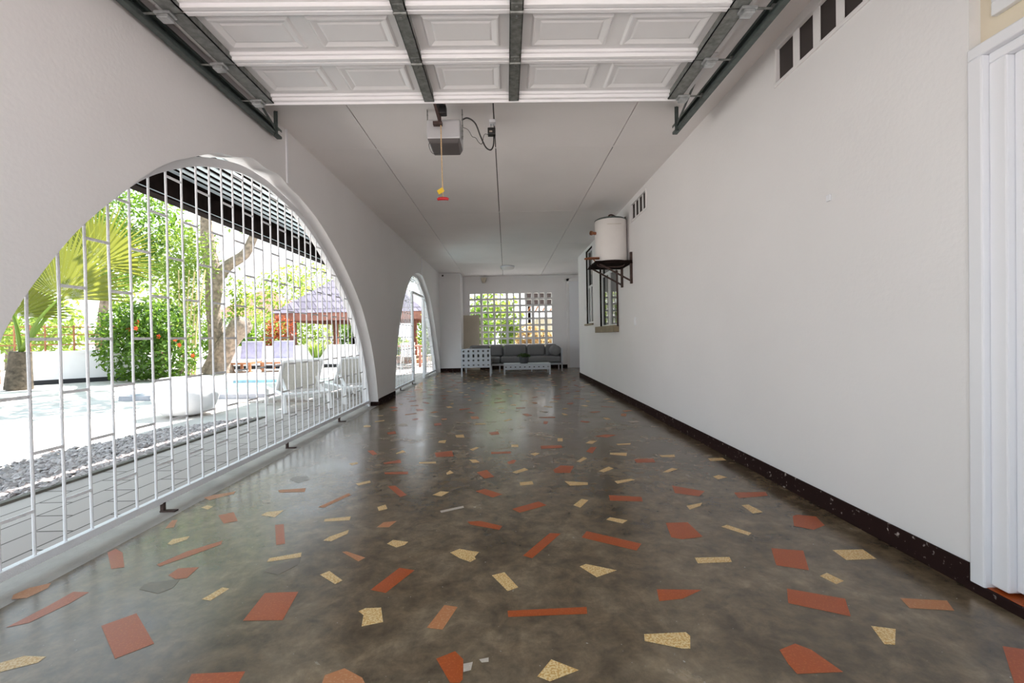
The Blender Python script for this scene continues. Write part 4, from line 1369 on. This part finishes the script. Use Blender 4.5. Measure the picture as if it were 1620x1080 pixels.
# wooden lounge chairs with lilac cushions
def wood_chair(loc, rz, label):
    root = empty('garden_chair', loc, label, 'garden chair')
    root.rotation_euler = (0, 0, rz)
    f = MB().box(-.36, .36, -.75, .35, .26, .31)
    for x in (-.33, .33):
        for y in (-.7, .28):
            MB().box(x - .035, x + .035, y - .035, y + .035, 0, .26).build('leg', M['teak'], root)
    f.build('frame', M['teak'], root)
    MB().box(-.34, .34, -.75, .25, .31, .40).build('seat_cushion', M['garden_wall'], root, bevel=.03)
    MB().obox((0, .34, .66), (.36, 0, 0), (0, .055, -.02), (0, .10, .36)).build('back_cushion', M['lilac'], root, bevel=.04, seg=3)
    return root


wood_chair((-9.05, 15.6, GZ), R(8), 'low wooden chair with lilac back cushion beside the tree trunk')
wood_chair((-8.0, 15.75, GZ), R(8), 'low wooden chair with lilac back cushion beside the gazebo post')

# gazebo
gz_ = empty('gazebo', (-6.4, 20.8, GZ), 'timber gazebo with hipped grey violet shingle roof', 'gazebo')
ex0, ex1, ey0, ey1 = -9.55, -3.3, 18.1, 23.4
ez = 2.12
apx = Vector((-6.4, 20.75, 4.65))
part(MB().add([(ex0, ey0, ez), (ex1, ey0, ez), (ex1, ey1, ez), (ex0, ey1, ez), tuple(apx)], [(0, 1, 4), (1, 2, 4), (2, 3, 4), (3, 0, 4), (3, 2, 1, 0)]), 'roof', M['shingle'], gz_)
part(MB().box(ex0 + .1, ex1 - .1, ey0 + .08, ey0 + .16, ez - .32, ez - .005).box(ex0 + .1, ex1 - .1, ey1 - .16, ey1 - .08, ez - .32, ez - .005).box(ex0 + .1, ex0 + .18, ey0 + .16, ey1 - .16, ez - .32, ez - .005).box(ex1 - .18, ex1 - .1, ey0 + .16, ey1 - .16, ez - .32, ez - .005), 'fascia', M['post'], gz_)
for x in (ex0 + .72, ex1 - 1.45):
    for y in (ey0 + .35, ey1 - .35):
        part(MB().box(x - .11, x + .11, y - .11, y + .11, GZ, ez - .2), 'post', M['post'], gz_, bevel=.01)
part(MB().box(ex0 + .2, ex1 - .2, ey0 + .2, ey1 - .2, GZ, .12), 'deck', M['teak'], gz_)
bn = empty('garden_bench', (-6.0, 19.6, .12), 'dark wooden bench with curved back under the gazebo', 'bench')
part(MB().box(-7.0, -5.1, 19.5, 20.0, .48, .56), 'seat', M['dark'], bn)
part(MB().obox((-6.05, 20.0, .85), (.95, 0, 0), (0, .03, 0), (0, .05, .28)), 'backrest', M['dark'], bn)
for x in (-6.9, -5.2):
    part(MB().box(x - .05, x + .05, 19.55, 19.95, .12, .48), 'leg', M['dark'], bn)
gp = empty('potted_grass', (-7.02, 16.42, GZ), 'spiky green grass in a pale pot before the gazebo', 'potted plant')
MB().lathe([(.18, 0), (.25, .1), (.27, .36), (.24, .38)], n=18).build('pot', M['white_pot'], gp, smooth=True)
gb = MB()
for k in range(150):
    a, r = rnd.uniform(0, 6.28), rnd.uniform(.15, .55)
    h = rnd.uniform(.5, .95)
    p0 = Vector((0.1 * math.cos(a), .1 * math.sin(a), .34))
    p2 = p0 + Vector((r * math.cos(a), r * math.sin(a), h * .8))
    p1 = (p0 + p2) / 2 + Vector((0, 0, .14))
    s = Vector((-math.sin(a), math.cos(a), 0)) * .014
    gb.add([p0 - s, p0 + s, p1 + s, p1 - s, p2], [(0, 1, 2, 3), (3, 2, 4)])
gb.build('blades', M['leaf_light'], gp)


# fan palm
fp = empty('fan_palm', (-11.45, 10.55, GZ), 'fan palm with broad radiating fronds and thick trunk', 'palm tree')
part(MB().tube([(-11.5, 10.55, GZ), (-11.47, 10.55, .4), (-11.43, 10.55, .85)], [.25, .22, .19], 14), 'trunk', M['palm_bark'], fp, smooth=True)
hubs = [((93, 472), 10.0, 1.0, 60, 2.2), ((20, 500), 10.6, .9, 60, 1.8), ((10, 440), 10.9, .9, 95, 1.8), ((150, 420), 11.6, 1.0, 48, 2.0)]
for (hp, yy, sc_, rot0, Lf) in hubs:
    hub = bp(hp[0], hp[1], 1, yy)
    base = Vector((-11.42, 10.55, .85))
    mid = (base + hub) / 2 + Vector((0, 0, .15))
    fr_ = MB().tube(catmull([base, mid, hub], 4), [.05 - .004 * k for k in range(9)], 6)
    fb = MB()
    nb = 44
    Xv = Vector((0.88, .10, .0)).normalized()
    Zv = Vector((-.05, -.25, .95)).normalized()
    Nv = Xv.cross(Zv)
    for k in range(nb):
        th = R(rot0 - 62 + 150 * k / (nb - 1))
        dth = R(150 / (nb - 1)) * .5
        L_ = Lf * (0.82 + .18 * math.sin(math.pi * k / (nb - 1))) * rnd.uniform(.93, 1.05)
        d = Xv * math.cos(th) + Zv * math.sin(th)
        e1 = Xv * math.cos(th - dth) + Zv * math.sin(th - dth)
        e2 = Xv * math.cos(th + dth) + Zv * math.sin(th + dth)
        fold = Nv * (.02 * (1 if k % 2 else -1))
        h0 = hub + d * .04
        m1, m2, mc = hub + e1 * L_ * .55, hub + e2 * L_ * .55, hub + d * L_ * .55 + fold * 1.5
        t1 = hub + d * L_ + Vector((0, 0, -.10 * rnd.random()))
        fb.add([h0, m1, mc, m2, t1], [(0, 1, 2), (0, 2, 3), (1, 4, 2), (2, 4, 3)])
    fo = part(fb, 'frond', M['frond'], fp)
    pe = part(fr_, 'frond_stalk', M['leaf_light'], fp)

# garden plants: bush, tree, stems, hedges -------------------------------------------------
def plant(name, label, cat, loc, blobs, n, size, m, stems=(), stem_mat=None, flat=.5, group=None, flowers=0, seed=1, shell=.55):
    r = np.random.default_rng(seed)
    root = empty(name, loc, label, cat, group)
    fol = part(leaves(MB(), blobs, n, size, r, flat, shell=shell), 'foliage', m, root)
    for pts, rad in stems:
        part(MB().tube(catmull(pts, 4), [rad[0] + (rad[1] - rad[0]) * i / ((len(pts) - 1) * 4) for i in range((len(pts) - 1) * 4 + 1)], 9), 'stem', stem_mat or M['bark'], root, smooth=True)
    if flowers:
        for k in range(flowers):
            b = blobs[r.integers(len(blobs))]
            d = r.normal(size=3)
            d[1] = -abs(d[1])
            d[0] = abs(d[0])
            d /= np.linalg.norm(d)
            c = Vector((b[0] + d[0] * b[3], b[1] + d[1] * b[4], max(.2, b[2] + d[2] * b[5])))
            f_ = MB()
            for q in range(5):
                a = q * 1.2566
                f_.add([c, c + Vector((.05 * math.cos(a - .5), -.02, .05 * math.sin(a - .5))), c + Vector((.07 * math.cos(a), -.03, .07 * math.sin(a))), c + Vector((.05 * math.cos(a + .5), -.02, .05 * math.sin(a + .5)))], [(0, 1, 2, 3)])
            subpart(f_, 'flower', M['flower'], root, fol)
    return root


plant('flowering_bush', 'dense green bush dotted with orange flowers beside the fan palm', 'bush', (-10.1, 12.4, GZ),
      [(-10.2, 12.3, .75, .9, .7, .9), (-9.45, 12.5, .65, .7, .6, .8), (-9.9, 12.6, 1.5, .95, .7, .7), (-10.7, 12.7, 1.4, .8, .7, .75)], 5200, .13, M['leaf'],
      stems=[([(-9.7, 12.5, GZ), (-9.6, 12.6, .7), (-9.5, 12.7, 1.5)], (.05, .02)), ([(-9.3, 12.7, GZ), (-9.2, 12.8, .8)], (.04, .02))], flowers=9, seed=3)
plant('leafy_shrub', 'airy light green shrub with pale upright stems left of the tree', 'shrub', (-9.8, 13.8, GZ),
      [(-9.7, 13.8, 2.3, .7, .4, 1.2), (-9.5, 13.9, 3.6, .7, .45, .9), (-10.3, 13.9, 3.2, .8, .45, 1.2)], 1700, .15, M['leaf_light'],
      stems=[([(-9.75 + i * .09, 13.55, GZ), (-9.7 + i * .10, 13.55, 1.4), (-9.6 + i * .16, 13.6, 3.2)], (.035, .018)) for i in range(-2, 4)], stem_mat=M['pale_stem'], flat=.32, seed=4, shell=.2)
plant('overhanging_tree', 'dark leafy tree high behind the fan palm', 'tree', (-14.5, 16.0, GZ),
      [(-13.2, 16, 5.4, 1.6, 1.5, 1.0), (-14.6, 16.5, 4.4, 1.8, 1.5, 1.5), (-12.6, 17, 4.2, 1.0, 1, .9)], 3800, .20, M['leaf'],
      stems=[([(-14.5, 16.0, GZ), (-14.4, 16, 2.0), (-14.0, 16, 4.6)], (.2, .08))], flat=.45, seed=5)

bt = empty('forked_tree', (-9.55, 14.75, GZ), 'large forked tree with thick gnarled pale trunk', 'tree')
tr_ = MB().tube(catmull([(-9.60, 14.8, GZ), (-9.55, 14.8, .5), (-9.62, 14.8, 1.3), (-9.7, 14.8, 2.2), (-9.65, 14.8, 3.1), (-9.9, 14.9, 4.4), (-10.0, 15, 6.0)], 4),
                [.52, .46, .42, .38, .33, .28, .26, .24, .23, .22, .22, .21, .22, .23, .24, .25, .26, .25, .23, .21, .2, .18, .16, .14, .12], 12)
part(tr_, 'trunk', M['bark'], bt, smooth=True)
part(MB().tube(catmull([(-9.68, 14.8, 2.9), (-9.2, 14.8, 3.5), (-8.6, 14.8, 3.9), (-8.2, 14.8, 4.6), (-7.6, 14.9, 4.75)], 4), [.2 - .006 * i for i in range(17)], 10), 'branch', M['bark'], bt, smooth=True)
part(MB().tube(catmull([(-9.6, 14.8, .2), (-9.2, 14.7, .9), (-8.75, 14.7, 1.5), (-8.55, 14.7, 1.75)], 4), [.34, .34, .33, .32, .3, .3, .3, .32, .34, .33, .28, .22, .12], 10), 'stump_limb', M['bark'], bt, smooth=True)
part(MB().tube(catmull([(-9.95, 14.95, 5.2), (-8.8, 14.0, 6.0), (-7.2, 12.6, 6.5), (-5.4, 11.2, 6.7), (-4.4, 10.4, 6.7)], 4), [.14 - .006 * i for i in range(17)], 8), 'shade_limb', M['bark'], bt, smooth=True)  # out of view, added to carry the shading crown
part(leaves(MB(), [(-4.6, 10.6, 6.5, 1.5, 1.4, .7), (-6.2, 11.0, 6.7, 1.4, 1.3, .7), (-5.6, 9.5, 6.3, 1.2, 1.1, .5), (-7.4, 12.6, 6.8, 1.3, 1.2, .7)], 1500, .26, np.random.default_rng(19), shell=.15), 'shade_foliage', M['leaf'], bt)  # unseen crown added above the pergola to cast shade on the sand
rr = np.random.default_rng(9)
part(leaves(MB(), [(-8.3, 14.9, 4.9, .9, .7, .45), (-9.0, 15, 2.7, .55, .5, .7), (-8.75, 14.9, 2.0, .5, .5, .6), (-10.8, 15.2, 4.6, .9, .7, .6), (-9.9, 15, 6.2, 2.2, 1.6, .8)], 2300, .15, rr, shell=.2), 'foliage', M['leaf_light'], bt)

plant('trellis_vine', 'yellow green vine over the brown fence behind the white wall', 'vine', (-13, 13.6, GZ),
      [(-13.6, 13.0, 1.25, 1.2, .6, .45), (-12.2, 14.3, 1.3, 1.0, .6, .5), (-11.3, 15.0, 1.3, .9, .6, .7)], 1900, .13, M['leaf_light'], seed=21)
plant('croton_bush', 'reddish leafy croton bush behind the gazebo corner', 'bush', (-9.0, 17.62, GZ), [(-8.95, 17.62, 1.5, .62, .26, .5), (-9.1, 17.62, .8, .6, .26, .8)], 700, .14, M['leaf_red'], seed=6)
hx_ = [(-11.6, 18.6, 1.1, 1.3, .8, 1.2), (-11.5, 21.2, 1.1, 1.3, .8, 1.2), (-8.7, 24.7, 1.2, 1.0, .8, 1.6), (-6.4, 24.7, .5, 1.0, .8, .65), (-4.1, 24.7, 1.2, 1.0, .8, 1.6), (-1.8, 24.7, 1.2, 1.0, .8, 1.5)]
labs = ['clipped green hedge bush behind the end of the far white wall', 'green hedge bush between tree and gazebo', 'green hedge bush behind the left half of the gazebo',
        'green hedge bush behind the middle of the gazebo', 'green hedge bush behind the right half of the gazebo', 'green hedge bush seen through the far arch past the gazebo']
for i, b in enumerate(hx_):
    plant('hedge_bush', labs[i], 'hedge', (b[0], b[1], GZ), [b, (b[0] + .2, b[1] - .2, b[2] - .4, b[3] * .8, b[4] * .8, b[5] * .6)], 1700, .19, M['leaf'] if i % 2 == 0 else M['leaf_light'], group='hedge bushes along the rear boundary', seed=30 + i)
bk = [(-13.0, 26.4, 3.2, 2.2, 1.4, 2.2), (-10.5, 30, 3.6, 2.2, 1.5, 2.4), (-13.6, 34, 5.0, 2.8, 1.6, 2.6), (-19.5, 25, 3.6, 2.4, 1.6, 2.6), (-21, 19, 3.0, 2.4, 1.8, 2.5)]
labs = ['light green tree behind the house with red roof', 'light green tree left of the gazebo roof', 'light green tree rising behind the gazebo roof', 'light green tree far behind the forked trunk',
        'light green tree far behind the fan palm']
for i, b in enumerate(bk):
    plant('distant_tree', labs[i], 'tree', (b[0], b[1], GZ), [b, (b[0] + 1, b[1], b[2] - 1.4, b[3] * .8, b[4], b[5] * .7)], 1500, .30, M['leaf_light'],
          stems=[([(b[0], b[1], GZ), (b[0], b[1], 1.4), (b[0], b[1], 2.8)], (.2, .1))], group='trees beyond the garden', seed=50 + i)
nh = empty('neighbour_house', (-17.2, 32, GZ), 'distant house with hipped red brown roof beyond the trees', 'house')
part(MB().box(-19.6, -14.6, 30, 34, GZ, 2.6), 'wall', M['garden_wall'], nh)
part(MB().add([(-20, 29.6, 2.6), (-14.2, 29.6, 2.6), (-14.2, 34.4, 2.6), (-20, 34.4, 2.6), (-17.6, 32, 4.6), (-16.6, 32, 4.6)], [(0, 1, 5, 4), (1, 2, 5), (2, 3, 4, 5), (3, 0, 4), (3, 2, 1, 0)]), 'roof', M['post'], nh)

# patio dining set beyond the far arch
dt = empty('dining_table', (-3.75, 16.2, GZ), 'dark wooden dining table on the patio beyond the far arch', 'dining table')
part(MB().box(-4.5, -3.0, 15.75, 16.65, .70, .75), 'table_top', M['post'], dt)
for x in (-4.4, -3.1):
    for y in (15.85, 16.55):
        part(MB().box(x - .04, x + .04, y - .04, y + .04, GZ, .70), 'leg', M['post'], dt)


def make_chair():
    root = empty('patio_chair', (0, 0, 0), 'white plastic patio chair nearest the far arch opening', 'chair', 'white chairs round the patio table')
    MB().box(-.24, .24, -.22, .24, .40, .44).build('seat', M['resin'], root, bevel=.01)
    bkr = MB().box(-.24, .24, -.25, -.21, .80, .88)
    for k in range(5):
        bkr.box(-.23 + k * .1, -.17 + k * .1, -.245, -.215, .44, .80)
    bkr.build('backrest', M['resin'], root)
    for x in (-.21, .21):
        for y in (-.2, .2):
            MB().tube([(x, y, .41), (x * 1.12, y * 1.15, 0)], [.022, .017], 8).build('leg', M['resin'], root)
        MB().box(x - .025, x + .025, -.23, .2, .62, .65).build('armrest', M['resin'], root)
    return root


ch0 = make_chair()
ch0.location = (-4.1, 15.38, GZ)
for (x, y, rz, lab) in ((-3.4, 15.35, .1, 'white plastic patio chair second along the near table side'), (-2.62, 16.2, R(90), 'white plastic patio chair at the house end of the patio table'),
                        (-3.8, 17.05, R(180), 'white plastic patio chair across the patio table'), (-4.9, 16.2, R(-90), 'white plastic patio chair at the garden end of the patio table')):
    dup(ch0, (x, y, GZ), rz, lab)
plant('patio_shrub', 'bright green shrub right of the far arch doorway', 'shrub', (-3.0, 17.75, GZ), [(-3.0, 17.75, 1.0, .55, .28, 1.0), (-2.95, 17.75, 1.9, .4, .25, .6)], 900, .14, M['leaf_light'], seed=71)

# beyond the breeze block wall --------------------------------------------------------------
bb = [(-1.15, 16.3, 1.2, .75, .5, 1.3), (.15, 17.2, 1.1, .65, .5, 1.4), (.85, 16.1, .7, .55, .4, .8), (-.7, 18.9, 2.0, 1.0, .7, 1.2), (1.4, 17.2, .6, .5, .35, .7)]
labs = ['leafy plant behind the left end of the breeze block wall', 'leafy plant behind the middle of the breeze block wall', 'low leafy plant behind the right half of the breeze block wall',
        'tall leafy plant further behind the breeze block wall', 'low far leafy plant behind the breeze block wall']
for i, b in enumerate(bb):
    plant('yard_plant', labs[i], 'plant', (b[0], b[1], GZ), [b], 420, .30, [M['leaf'], M['leaf_light'], M['leaf_tan'], M['leaf_light'], M['leaf_tan']][i],
          stems=[([(b[0], b[1], GZ), (b[0] + .05, b[1], b[2] * .6), (b[0], b[1], b[2])], (.05, .02))], group='plants behind the breeze blocks', seed=80 + i, flat=.4, shell=.1)
nb_ = empty('yard_shed', (2.2, 18.5, GZ), 'dark roofed pale shed behind the right side of the breeze blocks', 'shed')
part(MB().box(1.25, 4.5, 18.8, 20.8, GZ, 1.72), 'wall', M['cream'], nb_)
rf = MB().add([(.78, 17.8, 2.22), (4.9, 17.8, 2.22), (4.9, 20.4, 4.1), (.78, 20.4, 4.1), (.78, 17.8, 2.28), (4.9, 17.8, 2.28), (4.9, 20.4, 4.16), (.78, 20.4, 4.16)],
              [(3, 2, 1, 0), (4, 5, 6, 7), (0, 1, 5, 4), (1, 2, 6, 5), (2, 3, 7, 6), (3, 0, 4, 7)])
part(rf, 'roof', M['dark'], nb_)
for k in range(12):
    x = .85 + k * .3
    part(MB().obox((x + .1, 17.9, 2.12), (.03, 0, 0), (0, .04, 0), (.05, 0, .09)), 'rafter_tail', M['teak'], nb_)
for x in (.95, 4.3):
    part(MB().box(x - .06, x + .06, 18.0, 18.12, GZ, 2.3), 'post', M['dark'], nb_)
